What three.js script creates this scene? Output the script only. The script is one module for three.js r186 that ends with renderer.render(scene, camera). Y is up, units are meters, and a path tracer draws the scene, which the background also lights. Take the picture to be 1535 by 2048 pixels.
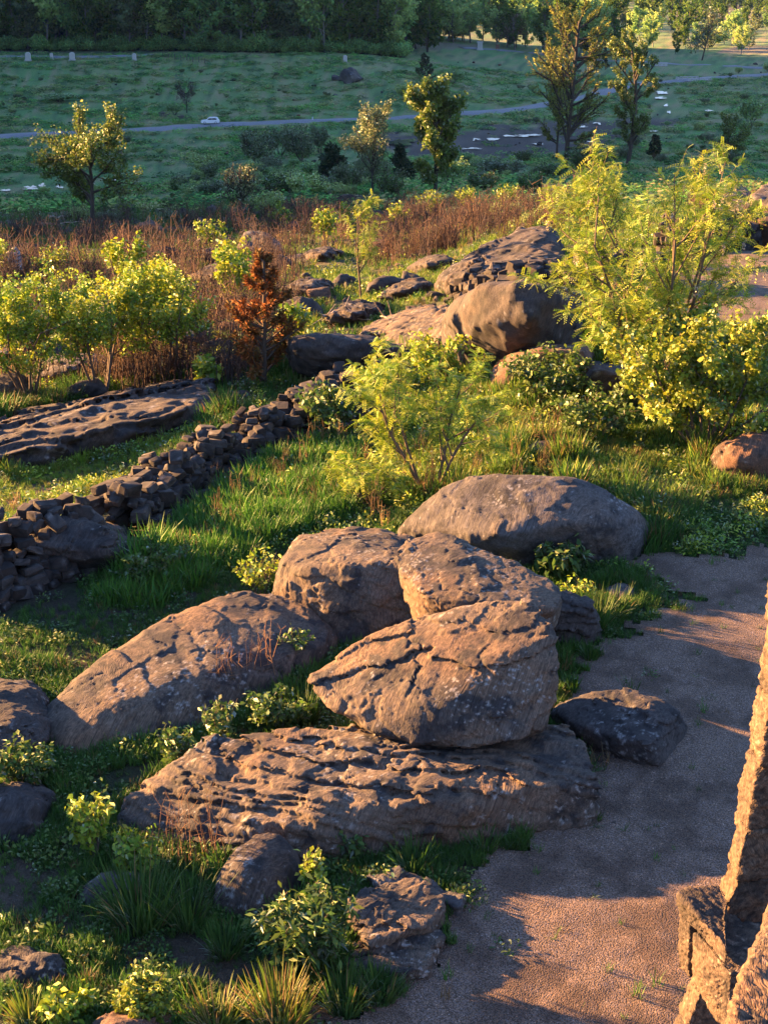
import * as THREE from 'three';
import { ConvexHull } from 'three/addons/math/ConvexHull.js';
import { mergeGeometries } from 'three/addons/utils/BufferGeometryUtils.js';
import { createNoise3D, createNoise2D } from 'simplex-noise';

// ---------------------------------------------------------------- camera
const PITCH = Math.atan(1102 / 2813), EYE = 8.0, FOC = 2813;
const scene = new THREE.Scene();
const camera = new THREE.PerspectiveCamera(2 * Math.atan(1024 / FOC) * 180 / Math.PI, 767 / 1024, 0.1, 9000);
camera.position.set(0, EYE, 0);
camera.rotation.set(-PITCH, 0, 0);
const renderer = new THREE.WebGLRenderer();
renderer.toneMapping = THREE.LinearToneMapping;
renderer.toneMappingExposure = 10.5;
renderer.shadowMap.enabled = true;

// ---------------------------------------------------------------- sun and sky
const SUN_AZ = 24 * Math.PI / 180, SUN_EL = 12.0 * Math.PI / 180, TAN_EL = Math.tan(SUN_EL);
const sunDir = new THREE.Vector3(-Math.cos(SUN_AZ) * Math.cos(SUN_EL), Math.sin(SUN_EL), -Math.sin(SUN_AZ) * Math.cos(SUN_EL));
const sun = new THREE.DirectionalLight(new THREE.Color().setRGB(1.0, 0.52, 0.19), 5.0);
sun.name = 'sun';
sun.position.copy(sunDir).multiplyScalar(200);
sun.castShadow = true; sun.shadow.radius = 1.6;
sun.shadow.mapSize.set(4096, 4096);
Object.assign(sun.shadow.camera, { left: -80, right: 80, top: 60, bottom: -60, near: 1, far: 600 });
scene.add(sun); scene.add(sun.target);
{
  const Wd = 512, Hd = 256, data = new Float32Array(Wd * Hd * 4);
  const sh = new THREE.Vector2(sunDir.x, sunDir.z).normalize();
  for (let j = 0; j < Hd; j++) for (let i = 0; i < Wd; i++) {
    const th = ((j + 0.5) / Hd - 0.5) * Math.PI, ph = ((i + 0.5) / Wd - 0.5) * 2 * Math.PI;
    const y = Math.sin(th), c = Math.cos(th), dx = Math.cos(ph) * c, dz = Math.sin(ph) * c;
    const up = Math.max(0, y), t = Math.pow(up, 0.5);
    const g = Math.max(0, (dx * sh.x + dz * sh.y)) ** 5 * Math.exp(-up * 4.5);
    const hor = [0.55, 0.74, 0.98], zen = [0.15, 0.3, 0.7];
    const o = (j * Wd + i) * 4;
    for (let k = 0; k < 3; k++) {
      let v = hor[k] + (zen[k] - hor[k]) * t;
      v += g * [1.1, 0.55, 0.16][k];
      if (y < 0) v = v * 0.25;
      data[o + k] = v * 0.165;
    }
    data[o + 3] = 1;
  }
  const sky = new THREE.DataTexture(data, Wd, Hd, THREE.RGBAFormat, THREE.FloatType);
  sky.mapping = THREE.EquirectangularReflectionMapping;
  sky.magFilter = THREE.LinearFilter; sky.needsUpdate = true;
  scene.background = sky; scene.environment = sky;
}

// ---------------------------------------------------------------- small tools
function rng(seed) { let a = seed >>> 0; return () => { a = (a + 0x6d2b79f5) | 0; let t = Math.imul(a ^ (a >>> 15), 1 | a); t = (t + Math.imul(t ^ (t >>> 7), 61 | t)) ^ t; return ((t ^ (t >>> 14)) >>> 0) / 4294967296; }; }
const n3 = createNoise3D(rng(11)), n2 = createNoise2D(rng(12));
const clamp = (x, a = 0, b = 1) => Math.min(b, Math.max(a, x));
const ss = (x, a, b) => { const t = clamp((x - a) / (b - a)); return t * t * (3 - 2 * t); };
const lerp = (a, b, t) => a + (b - a) * t;
const mix3 = (a, b, t) => [a[0] + (b[0] - a[0]) * t, a[1] + (b[1] - a[1]) * t, a[2] + (b[2] - a[2]) * t];
const V = (x, y, z) => new THREE.Vector3(x, y, z);
function fbm3(x, y, z, o = 4) { let s = 0, a = 0.5, f = 1; for (let i = 0; i < o; i++) { s += a * n3(x * f, y * f, z * f); a *= 0.5; f *= 2.03; } return s; }
function fbm2(x, y, o = 4) { let s = 0, a = 0.5, f = 1; for (let i = 0; i < o; i++) { s += a * n2(x * f, y * f); a *= 0.5; f *= 2.03; } return s; }
const taken = {};
function numbered(n) { taken[n] = (taken[n] ?? -1) + 1; return taken[n] ? n + '_' + String(taken[n]).padStart(3, '0') : n; }
function tag(o, label, category, group, kind) {
  o.userData.label = label; if (category) o.userData.category = category;
  if (group) o.userData.group = group; if (kind) o.userData.kind = kind;
  return o;
}
function top(o, name, label, category, group, kind) { o.name = numbered(name); tag(o, label, category, group, kind); scene.add(o); return o; }
function mesh(geo, mat, name, parent) {
  const m = new THREE.Mesh(geo, mat); m.castShadow = m.receiveShadow = true; m.name = name;
  if (parent) parent.add(m); return m;
}

// ---------------------------------------------------------------- the lie of the land
const PROFILE = [[0, 0], [18, 0], [24, -0.25], [30, -0.8], [38, -1.6], [45, -2.4], [60, -4.3], [75, -6.2], [110, -10.3], [140, -13.8], [170, -17.5], [210, -22.5], [250, -27], [290, -29.8], [330, -31], [9000, -31]];
function profile(d) {
  let i = 0; while (i < PROFILE.length - 2 && PROFILE[i + 1][0] < d) i++;
  const p0 = PROFILE[Math.max(0, i - 1)], p1 = PROFILE[i], p2 = PROFILE[i + 1], p3 = PROFILE[Math.min(PROFILE.length - 1, i + 2)];
  const h = p2[0] - p1[0], t = clamp((d - p1[0]) / h), lim = (s, a, b) => (a * b <= 0 ? 0 : s);
  const s0 = (p1[1] - p0[1]) / Math.max(1e-6, p1[0] - p0[0]), s1 = (p2[1] - p1[1]) / h, s2 = (p3[1] - p2[1]) / Math.max(1e-6, p3[0] - p2[0]);
  const m1 = i === 0 ? 0 : lim((s0 + s1) / 2, s0, s1), m2 = lim((s1 + s2) / 2, s1, s2), t2 = t * t, t3 = t2 * t;
  return (2 * t3 - 3 * t2 + 1) * p1[1] + (t3 - 2 * t2 + t) * h * m1 + (-2 * t3 + 3 * t2) * p2[1] + (t3 - t2) * h * m2;
}
function groundY(x, z) {
  const f = -z, d = Math.hypot(x, z);
  if (f < 4 && d < 60) return 0.03 * n2(x * 0.3, z * 0.3);
  const a = x / Math.max(f, 4);
  const shift = 16 * ss(a, -0.02, 0.15) * (1 - ss(d, 60, 140)) * ss(d, 16, 30) - 6 * ss(-a, 0.04, 0.2) * ss(d, 17, 24) * (1 - ss(d, 50, 110));
  let fr = lerp(d, Math.max(f, 0), 0.6);
  fr += 48 * ss(-a, 0.05, 0.2) * ss(d, 120, 215);
  let y = profile(Math.max(0, fr - shift));
  // ridge with the wood on it, beyond the road
  const rm = (1 - ss(a, -0.05, 0.12));
  y += 8.2 * rm * ss(d, 385, 530) * (1 - ss(d, 760, 1100)) + 3.2 * ss(d, 385, 440) * (1 - ss(d, 440, 560)) * Math.exp(-(((a - 0.012) / 0.05) ** 2));
  // added high ground beyond the frame, shaped to keep the sun off the valley
  const sx = Math.cos(SUN_AZ), sz = Math.sin(SUN_AZ), q = -sx * x - sz * z, w = sz * x - sx * z;
  if (q > 90 && w > -400 && w < 720) {
    const Q = Math.max(210, 0.93 * w + 105), A = -22.5 + 5.8 * ss(w, 50, 65) - 1.8 * ss(w, 92, 108) - 9 * ss(w, 110, 185);
    const crest = A + Q * TAN_EL + 1.6 * n2(w * 0.03, 5) + 1.0 * n2(w * 0.11, 9) + 0.7 * n2(w * 0.35, 2);
    const b = Math.exp(-(((q - Q) / 38) ** 2)) * (1 - ss(w, 600, 700)) * ss(w, -400, -250);
    y = lerp(y, crest, b);
  }
  y += 0.05 * fbm2(x * 0.35, z * 0.35, 3) * ss(d, 8, 14);
  y += ss(d, 22, 60) * 0.35 * fbm2(x * 0.11 + 7, z * 0.11, 3) + ss(d, 120, 260) * (1 - ss(d, 320, 370) * (1 - ss(d, 390, 430))) * 0.7 * fbm2(x * 0.02, z * 0.02 + 3, 3);
  return y;
}
const CP = Math.cos(PITCH), SP = Math.sin(PITCH);
function ray(u, v) { const rx = (u - 767.5) / FOC, ry = -(v - 1024) / FOC; return V(rx, ry * CP - SP, -(CP + ry * SP)); }
function at(u, v, d) { const r = ray(u, v); return r.multiplyScalar(d / -r.z).add(camera.position); }   // the point seen there, d metres ahead
function gnd(u, v) {
  const r = ray(u, v), c = camera.position; let t0 = 6, t = 6;
  for (let i = 0; i < 1200; i++) {
    const k = t / -r.z, y = c.y + r.y * k, x = r.x * k;
    if (y <= groundY(x, -t)) break;
    t0 = t; t *= 1.01;
  }
  for (let i = 0; i < 24; i++) { const m = (t0 + t) / 2, k = m / -r.z; if (c.y + r.y * k <= groundY(r.x * k, -m)) t = m; else t0 = m; }
  const k = t / -r.z; return V(r.x * k, groundY(r.x * k, -t), -t);
}
function over(u, v, h) { // where the line of sight is h metres above the ground
  const r = ray(u, v); let t0 = 6, t = 6; const ok = (q) => { const k = q / -r.z; return EYE + r.y * k - groundY(r.x * k, -q) > h; };
  for (let i = 0; i < 900 && ok(t); i++) { t0 = t; t *= 1.01; }
  for (let i = 0; i < 20; i++) { const m = (t0 + t) / 2; if (ok(m)) t0 = m; else t = m; }
  return at(u, v, t);
}
const pxPerM = (d) => FOC / (d * 1.02);
const poly = (pts) => pts.map(([u, v]) => { const p = gnd(u, v); return [p.x, p.z]; });
function inside(P, x, z) { let c = false; for (let i = 0, j = P.length - 1; i < P.length; j = i++) { const [xi, zi] = P[i], [xj, zj] = P[j]; if ((zi > z) !== (zj > z) && x < ((xj - xi) * (z - zi)) / (zj - zi) + xi) c = !c; } return c; }
function segDist(L, x, z) { let m = 1e9; for (let i = 0; i < L.length - 1; i++) { const [ax, az] = L[i], [bx, bz] = L[i + 1], dx = bx - ax, dz = bz - az, t = clamp(((x - ax) * dx + (z - az) * dz) / (dx * dx + dz * dz)); m = Math.min(m, Math.hypot(x - ax - t * dx, z - az - t * dz)); } return m; }

// ---------------------------------------------------------------- textures
function noiseTexture(size, fn, srgb = true) {
  const d = new Uint8Array(size * size * 4);
  for (let j = 0; j < size; j++) for (let i = 0; i < size; i++) { const c = fn(i / size, j / size, i, j), o = (j * size + i) * 4; d[o] = clamp(c[0]) * 255; d[o + 1] = clamp(c[1]) * 255; d[o + 2] = clamp(c[2]) * 255; d[o + 3] = 255; }
  const t = new THREE.DataTexture(d, size, size); t.wrapS = t.wrapT = THREE.RepeatWrapping; t.magFilter = THREE.LinearFilter; t.minFilter = THREE.LinearMipmapLinearFilter; t.generateMipmaps = true;
  if (srgb) t.colorSpace = THREE.SRGBColorSpace; t.needsUpdate = true; return t;
}
const TAU = Math.PI * 2;
function tiled(u, v, f, seed) { // seamless fractal noise
  const r = f / TAU; let s = 0, a = 0.5, k = 1;
  for (let i = 0; i < 3; i++) { s += a * n3(Math.cos(u * TAU) * r * k + seed, Math.sin(u * TAU) * r * k + 0.7 * Math.cos(v * TAU) * r * k, Math.sin(v * TAU) * r * k - seed); a *= 0.5; k *= 2; }
  return s;
}
// pebbles: nearest jittered cell
const hash = (x, y, s) => { let h = (Math.imul(x, 374761393) + Math.imul(y, 668265263) + Math.imul(s, 69069)) | 0; h = Math.imul(h ^ (h >>> 13), 1274126177); return ((h ^ (h >>> 16)) >>> 0) / 4294967296; };
const PB = 1024, CELLS = 190;
const pebH = new Float32Array(PB * PB), pebId = new Float32Array(PB * PB);
for (let j = 0; j < PB; j++) for (let i = 0; i < PB; i++) {
  const x = i / PB * CELLS, y = j / PB * CELLS, ix = Math.floor(x), iy = Math.floor(y); let b = 9, id = 0;
  for (let a = -1; a < 2; a++) for (let c = -1; c < 2; c++) {
    const gx = (ix + a + CELLS) % CELLS, gy = (iy + c + CELLS) % CELLS, r = 0.55 + 0.9 * hash(gx, gy, 3);
    const d = Math.hypot(ix + a + hash(gx, gy, 1) - x, iy + c + hash(gx, gy, 2) - y) / r;
    if (d < b) { b = d; id = hash(gx, gy, 4); }
  }
  pebH[j * PB + i] = clamp(1 - b * 1.5); pebId[j * PB + i] = id;
}
const gravelMap = noiseTexture(PB, (u, v, i, j) => {
  const h = pebH[j * PB + i], id = pebId[j * PB + i], n = 0.5 + 0.5 * tiled(u, v, 9, 3);
  const tone = id > 0.97 ? 0.85 : 0.54 + 0.14 * id, warm = hash(Math.round(id * 9999), 1, 7);
  const p = [tone * (0.98 + 0.1 * warm), tone * 0.93, tone * (0.95 - 0.14 * warm)], soil = [0.38, 0.32, 0.27];
  return mix3(soil, p, ss(h, 0.12, 0.35) * ss(n + h * 0.4, 0.2, 0.62));
});
const gravelBump = noiseTexture(PB, (u, v, i, j) => { const h = Math.sqrt(pebH[j * PB + i]) * 0.8 + 0.12 * tiled(u, v, 40, 5); return [h, h, h]; }, false);
const soilMap = noiseTexture(1024, (u, v) => {
  const a = tiled(u, v, 14, 1), b = tiled(u, v, 70, 2), c = n3(u * 300, v * 300, 1) * 0.12 * ss(Math.min(u, 1 - u, v, 1 - v), 0, 0.03);
  const t = 0.74 + 0.2 * a + 0.26 * b + c; return [t, t * 0.985, t * 0.95];
});
const soilBump = noiseTexture(1024, (u, v) => { const t = 0.5 + 0.35 * tiled(u, v, 40, 4) + 0.35 * tiled(u, v, 130, 6); return [t, t, t]; }, false);
// ---------------------------------------------------------------- ground sheet, path, road, creek
const PATH = poly([[640, 2047], [760, 2010], [850, 1935], [905, 1830], [930, 1745], [1000, 1695], [1190, 1645], [1150, 1460], [1150, 1330], [1215, 1292], [1290, 1240], [1400, 1205], [1330, 1185], [1260, 1140], [1225, 1128], [1300, 1112], [1420, 1116], [1535, 1102], [1800, 1100], [2100, 1200]]).concat([[9, -6], [2, -4], [-1.0, -6.5]]);
const TRACK = poly([[-60, 1700], [60, 1690], [110, 1760], [190, 1850], [330, 1858], [430, 1890], [560, 1960], [640, 1990], [640, 2040], [520, 2000], [400, 1965], [300, 1915], [150, 1890], [60, 1870], [-60, 1860]]);
const PLAZA = poly([[1300, 660], [1330, 600], [1400, 535], [1440, 512], [1535, 496], [1800, 490], [1900, 640], [1535, 640]]);
const SCAR = poly([[-60, 985], [60, 968], [140, 962], [120, 985], [50, 1020], [-60, 1035]]);
function pathness(x, z) {
  const jx = x + 0.22 * n2(x * 1.7, z * 1.7) + 0.08 * n2(x * 6, z * 6), jz = z + 0.22 * n2(x * 1.7 + 40, z * 1.7) + 0.08 * n2(x * 6, z * 6 + 40);
  return inside(PATH, jx, jz) ? 1 : inside(PLAZA, jx, jz) ? 2 : inside(TRACK, jx, jz) ? 3 : inside(SCAR, jx, jz) ? 4 : 0;
}
const ROADS = [
  { w: 4.8, line: poly([[-420, 300], [-200, 287], [0, 272], [300, 258], [420, 251], [620, 242], [800, 236], [980, 222], [1080, 211], [1150, 197], [1220, 180], [1290, 166], [1400, 158], [1535, 149], [1800, 140]]) },
  { w: 4.0, line: poly([[920, 95], [1000, 100], [1060, 106], [1120, 114], [1230, 122], [1320, 126], [1420, 131], [1535, 136], [1750, 142]]) },
  { w: 3.0, line: poly([[-100, 113], [60, 113], [180, 114], [270, 112], [300, 109]]) },
];
const STREAM = poly([[1318, 176], [1322, 195], [1334, 215], [1338, 233], [1290, 243], [1215, 245], [1185, 250], [1130, 258], [1060, 273], [1000, 281], [930, 282], [860, 288], [790, 285], [745, 291], [640, 318], [500, 330], [380, 342], [240, 352], [190, 372], [100, 376], [0, 383], [-200, 396]]);
const STREAM_BED = poly([[700, 296], [760, 268], [900, 258], [1000, 250], [1120, 246], [1260, 236], [1330, 236], [1340, 250], [1260, 262], [1230, 290], [1100, 308], [940, 316], [820, 304]]);
function bedness(x, z) { const d = Math.hypot(x, z); if (d < 200 || d > 520) return 0; const j = 5 * n2(x * 0.05, z * 0.05), k = 6 * n2(x * 0.05 + 20, z * 0.05); return inside(STREAM_BED, x + j, z + k) ? 1 : 0; }
function roadness(x, z) { if (x * x + z * z < 40000) return 99; let m = 99; for (const r of ROADS) m = Math.min(m, segDist(r.line, x, z) - r.w); return m; }
const FIELDS = [poly([[775, 100], [770, 84], [900, 86], [960, 93], [900, 100]]), poly([[1310, 40], [1420, 12], [1600, 8], [1600, 40]]), poly([[1420, 108], [1470, 92], [1600, 90], [1600, 108]])];
function groundColor(x, z) {
  const d = Math.hypot(x, z), a = x / Math.max(-z, 3);
  const nA = fbm2(x * 0.9, z * 0.9, 3), nB = fbm2(x * 0.12 + 9, z * 0.12, 3), nC = fbm2(x * 0.018, z * 0.018 + 30, 4), nD = fbm2(x * 0.06, z * 0.25, 3);
  let c = mix3([0.048, 0.038, 0.025], [0.035, 0.05, 0.016], ss(nA, -0.25, 0.25));
  const p = d < 60 ? pathness(x, z) : 0;
  if (p === 3) c = mix3([0.1, 0.076, 0.058], c, ss(nA, 0.05, 0.3));
  if (p === 4) c = mix3([0.14, 0.1, 0.065], c, ss(nA, 0.1, 0.35));
  const slope = mix3([0.07, 0.046, 0.032], [0.06, 0.085, 0.022], ss(nB + 0.5 * nA, -0.12, 0.3));
  c = mix3(c, slope, ss(d, 26, 36));
  const low = mix3(mix3([0.15, 0.38, 0.1], [0.25, 0.39, 0.12], ss(nC, -0.2, 0.35)), mix3([0.1, 0.29, 0.07], [0.36, 0.36, 0.17], ss(nD + nC * 0.4, -0.05, 0.4)), 0.5);
  const nE = fbm2(x * 0.16, z * 0.45 + 11, 3), mot = mix3(low, nE > 0 ? [0.36, 0.33, 0.17] : [0.05, 0.15, 0.045], 0.85 * ss(Math.abs(nE), 0.1, 0.36));
  c = mix3(c, mot, ss(d + 12 * nB, 95, 150));
  if (d > 200) {
    if (bedness(x, z)) c = mix3([0.075, 0.064, 0.06], [0.12, 0.105, 0.095], ss(nB, -0.2, 0.3));
    for (const F of FIELDS) if (inside(F, x, z)) c = mix3([0.26, 0.23, 0.17], [0.18, 0.19, 0.1], ss(nC, -0.2, 0.4));
  }
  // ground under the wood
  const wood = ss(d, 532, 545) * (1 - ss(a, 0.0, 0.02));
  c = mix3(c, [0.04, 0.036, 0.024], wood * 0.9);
  return c;
}
const RS = [0.6, 1.5, 2.4]; for (let r = 3; r < 8.1; r += 0.13) RS.push(r);
{ let r = 8.2; while (r < 1700) { RS.push(r); const h = EYE - profile(r); r += Math.min(18, Math.max(0.038, (r * r + h * h) / h * 0.0026)); } while (r < 5200) { RS.push(r); r *= 1.1; } }
const AZ = [];
{ const dense = 21.5, st = 0.175; for (let a = -dense; a <= dense + 1e-6; a += st) AZ.push(a); let a = -dense, s = 0.4; const L = []; while (a > -180 + s * 1.2) { a -= s; L.push(a); s = Math.min(3, s * 1.25); } L.push(-180); AZ.unshift(...L.slice().reverse()); a = dense + st; s = 0.4; AZ.push(a); while (a < 180 - s * 1.2) { a += s; AZ.push(a); s = Math.min(3, s * 1.25); } AZ.push(180); }
const NR = RS.length, NA = AZ.length, GX = new Float32Array(NR * NA), GZ = new Float32Array(NR * NA), GYv = new Float32Array(NR * NA);
for (let i = 0; i < NR; i++) for (let j = 0; j < NA; j++) { const az = AZ[j] * Math.PI / 180, k = i * NA + j; GX[k] = Math.sin(az) * RS[i]; GZ[k] = -Math.cos(az) * RS[i]; GYv[k] = groundY(GX[k], GZ[k]); }
function sheet(keep, lift, color, uvScale, relief) {
  const map = new Int32Array(NR * NA).fill(-1), P = [], C = [], U = [], I = [];
  const vert = (k) => { if (map[k] < 0) { map[k] = P.length / 3; const x = GX[k], z = GZ[k]; P.push(x, GYv[k] + lift + (relief ? relief(x, z) : 0), z); C.push(...color(x, z)); U.push(x * uvScale, z * uvScale); } return map[k]; };
  for (let i = 0; i < NR - 1; i++) for (let j = 0; j < NA - 1; j++) {
    const a = i * NA + j, b = a + 1, c = a + NA, d = c + 1;
    if (keep && !keep((GX[a] + GX[d]) / 2, (GZ[a] + GZ[d]) / 2, (RS[i] + RS[i + 1]) / 2, AZ[j])) continue;
    const va = vert(a), vb = vert(b), vc = vert(c), vd = vert(d);
    I.push(va, vb, vd, va, vd, vc);
  }
  const g = new THREE.BufferGeometry();
  g.setAttribute('position', new THREE.Float32BufferAttribute(P, 3)); g.setAttribute('color', new THREE.Float32BufferAttribute(C, 3)); g.setAttribute('uv', new THREE.Float32BufferAttribute(U, 2)); g.setIndex(I);
  g.computeVertexNormals(); return g;
}
const soilMat = new THREE.MeshStandardMaterial({ vertexColors: true, map: soilMap, bumpMap: soilBump, bumpScale: 0.03, roughness: 1 });
const gravelMat = new THREE.MeshStandardMaterial({ vertexColors: true, map: gravelMap, bumpMap: gravelBump, bumpScale: 0.005, roughness: 0.93 });
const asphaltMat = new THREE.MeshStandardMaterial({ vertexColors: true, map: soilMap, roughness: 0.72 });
const rel = (x, z) => (x * x + z * z < 2500 ? 0.02 * fbm2(x * 5, z * 5, 3) : 0);
const structure = (g, m, name, label) => { const o = mesh(g, m, name, scene); o.userData.kind = 'structure'; o.userData.label = label; o.receiveShadow = true; return o; };
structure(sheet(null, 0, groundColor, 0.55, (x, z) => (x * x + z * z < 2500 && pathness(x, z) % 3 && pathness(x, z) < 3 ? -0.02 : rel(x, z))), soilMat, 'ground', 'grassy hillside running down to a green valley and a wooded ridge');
const gravelTone = (x, z) => { const n = fbm2(x * 0.8, z * 0.8, 3), m = fbm2(x * 2.6 + 5, z * 2.6, 3), t = mix3([0.44, 0.385, 0.335], [0.25, 0.2, 0.16], ss(n + 0.6 * m, -0.15, 0.42)); return mix3(t, [0.52, 0.46, 0.4], ss(m - n, 0.2, 0.6) * 0.6); };
structure(sheet((x, z, r) => r < 60 && (() => { const p = pathness(x, z); return p === 1 || p === 2; })(), 0.012, gravelTone, 0.4, (x, z) => (x * x + z * z < 2500 ? 0.011 + 0.014 * fbm2(x * 1.6, z * 1.6, 2) : 0)), gravelMat, 'gravel_path', 'trodden gravel path beside the big boulders');
{
  let i = 0;
  for (const r of ROADS) {
    const P = [], C = [], U = [], I = [], curve = new THREE.CatmullRomCurve3(r.line.map(([x, z]) => V(x, 0, z)), false, 'centripetal'), n = Math.ceil(curve.getLength() / 4);
    for (let k = 0; k <= n; k++) {
      const p = curve.getPointAt(k / n), t = curve.getTangentAt(k / n), nx = -t.z, nz = t.x;
      for (let m = 0; m < 5; m++) { const o = (m / 2 - 1) * r.w, x = p.x + nx * o, z = p.z + nz * o, s = 0.9 + 0.3 * fbm2(x * 0.1, z * 0.1, 2); P.push(x, groundY(p.x, p.z) + (m === 0 || m === 4 ? -0.3 : 0.22), z); C.push(0.27 * s, 0.3 * s, 0.38 * s); U.push(x * 0.3, z * 0.3); }  // blue grey of the reflected sky is put into the asphalt colour
      if (k < n) for (let m = 0; m < 4; m++) { const a = k * 5 + m; I.push(a, a + 1, a + 6, a, a + 6, a + 5); }
    }
    const g = new THREE.BufferGeometry(); g.setAttribute('position', new THREE.Float32BufferAttribute(P, 3)); g.setAttribute('color', new THREE.Float32BufferAttribute(C, 3)); g.setAttribute('uv', new THREE.Float32BufferAttribute(U, 2)); g.setIndex(I); g.computeVertexNormals();
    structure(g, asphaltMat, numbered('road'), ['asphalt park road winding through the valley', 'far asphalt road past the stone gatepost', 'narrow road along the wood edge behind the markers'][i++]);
  }
}
// ---- water lying in the stream
const waterMat = new THREE.MeshPhysicalMaterial({ color: new THREE.Color().setRGB(0.035, 0.04, 0.04), roughness: 0.06, ior: 1.33, specularIntensity: 1 });
{
  const R = rng(77), pools = [];
  const spots = [[785, 288, 46, 9], [745, 291, 14, 4], [820, 283, 14, 5], [1045, 274, 36, 4], [1068, 272, 16, 3], [985, 281, 14, 3], [952, 282, 12, 2.5], [940, 299, 26, 3], [1075, 290, 14, 3], [1165, 256, 12, 3], [1192, 249, 12, 3], [1322, 188, 14, 6], [1320, 198, 11, 4], [1331, 212, 5, 6], [1336, 226, 5, 6], [1305, 264, 12, 2], [1415, 223, 10, 2.5],
    [12, 383, 14, 2.5], [62, 379, 18, 4], [85, 376, 7, 5], [120, 377, 8, 2.5], [165, 371, 24, 4], [182, 369, 10, 4], [235, 353, 9, 6], [228, 362, 7, 3], [245, 349, 6, 2.5], [300, 338, 4, 1.5], [1180, 285, 10, 2], [615, 315, 5, 1.5]];
  for (const [u, v, hw, hh] of spots) {
    const n = 44, P = [], I = [], c = gnd(u, v), ph = R() * 9; let ymax = -1e9;
    const pts = []; for (let k = 0; k < n; k++) { const t = k / n * TAU, w = 0.72 + 0.34 * n2(Math.cos(t) * 1.1 + ph, Math.sin(t) * 1.1) + 0.24 * n2(Math.cos(t) * 3.5 + ph, Math.sin(t) * 3.5) + 0.14 * n2(Math.cos(t) * 9 + ph, Math.sin(t) * 9); const p = gnd(u + Math.cos(t) * hw * w, v + Math.sin(t) * hh * 0.62 * w); pts.push(p); ymax = Math.max(ymax, p.y); }
    const y = ymax + 0.16; P.push(c.x, y, c.z); for (const p of pts) P.push(p.x, y, p.z);
    for (let k = 0; k < n; k++) I.push(0, 1 + (k + 1) % n, 1 + k);
    const g = new THREE.BufferGeometry(); g.setAttribute('position', new THREE.Float32BufferAttribute(P, 3)); g.setIndex(I); g.computeVertexNormals();
    pools.push(g);
  }
  structure(mergeGeometries(pools), waterMat, 'water', 'bright pools of shallow creek water in the valley');
}
// ---------------------------------------------------------------- boulders
const shells = {};
function shell(nx, ny, nz) { // a closed box skin of nx x ny x nz cells
  const name = nx + ',' + ny + ',' + nz; if (shells[name]) return shells[name];
  const key = new Map(), P = [], I = [], id = (x, y, z) => {
    const k = (x * 1024 + y) * 1024 + z; let v = key.get(k);
    if (v === undefined) { v = P.length / 3; key.set(k, v); P.push(x / nx - 0.5, y / ny - 0.5, z / nz - 0.5); }
    return v;
  };
  const quad = (a, b, c, d) => I.push(a, b, c, a, c, d);
  for (let i = 0; i < ny; i++) for (let j = 0; j < nz; j++) { quad(id(nx, i, j), id(nx, i + 1, j), id(nx, i + 1, j + 1), id(nx, i, j + 1)); quad(id(0, i, j), id(0, i, j + 1), id(0, i + 1, j + 1), id(0, i + 1, j)); }
  for (let i = 0; i < nx; i++) for (let j = 0; j < nz; j++) { quad(id(i, ny, j), id(i, ny, j + 1), id(i + 1, ny, j + 1), id(i + 1, ny, j)); quad(id(i, 0, j), id(i + 1, 0, j), id(i + 1, 0, j + 1), id(i, 0, j + 1)); }
  for (let i = 0; i < nx; i++) for (let j = 0; j < ny; j++) { quad(id(i, j, nz), id(i + 1, j, nz), id(i + 1, j + 1, nz), id(i, j + 1, nz)); quad(id(i, j, 0), id(i, j + 1, 0), id(i + 1, j + 1, 0), id(i + 1, j, 0)); }
  return (shells[name] = { P, I });
}
function hullPlanes(pts, c) {
  const hull = new ConvexHull().setFromPoints(pts), out = [];
  for (const f of hull.faces) {
    const n = f.normal.clone(), h = n.dot(f.midpoint) - n.dot(c);
    if (h <= 1e-4) continue;
    if (out.some((o) => o.n.dot(n) > 0.995 && Math.abs(o.h - h) < 0.05)) continue;
    out.push({ n, h });
  }
  return out;
}
const solids = [];
function insideRock(x, y, z, grow = 0) { for (const s of solids) { const dx = x - s.c.x, dy = y - s.c.y, dz = z - s.c.z; if (dx * dx + dz * dz > s.r2) continue; let k = true; for (const p of s.planes) if (p.n.x * dx + p.n.y * dy + p.n.z * dz > p.h + grow) { k = false; break; } if (k) return true; } return false; }
const TONES = {
  tan: { a: [0.104, 0.077, 0.057], b: [0.056, 0.046, 0.04], stain: [0.022, 0.02, 0.022], lichen: [0.2, 0.195, 0.19], nl: 0.4 },
  grey: { a: [0.084, 0.076, 0.074], b: [0.05, 0.047, 0.05], stain: [0.022, 0.021, 0.023], lichen: [0.2, 0.2, 0.205], nl: 0.36 },
  dark: { a: [0.05, 0.041, 0.039], b: [0.029, 0.026, 0.028], stain: [0.015, 0.014, 0.016], lichen: [0.15, 0.15, 0.155], nl: 0.36 },
  red: { a: [0.115, 0.062, 0.04], b: [0.07, 0.044, 0.033], stain: [0.027, 0.021, 0.02], lichen: [0.17, 0.15, 0.14], nl: 0.45 },
  pale: { a: [0.28, 0.28, 0.29], b: [0.15, 0.15, 0.165], stain: [0.06, 0.058, 0.062], lichen: [0.38, 0.38, 0.38], nl: 0.4 },
};
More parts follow.
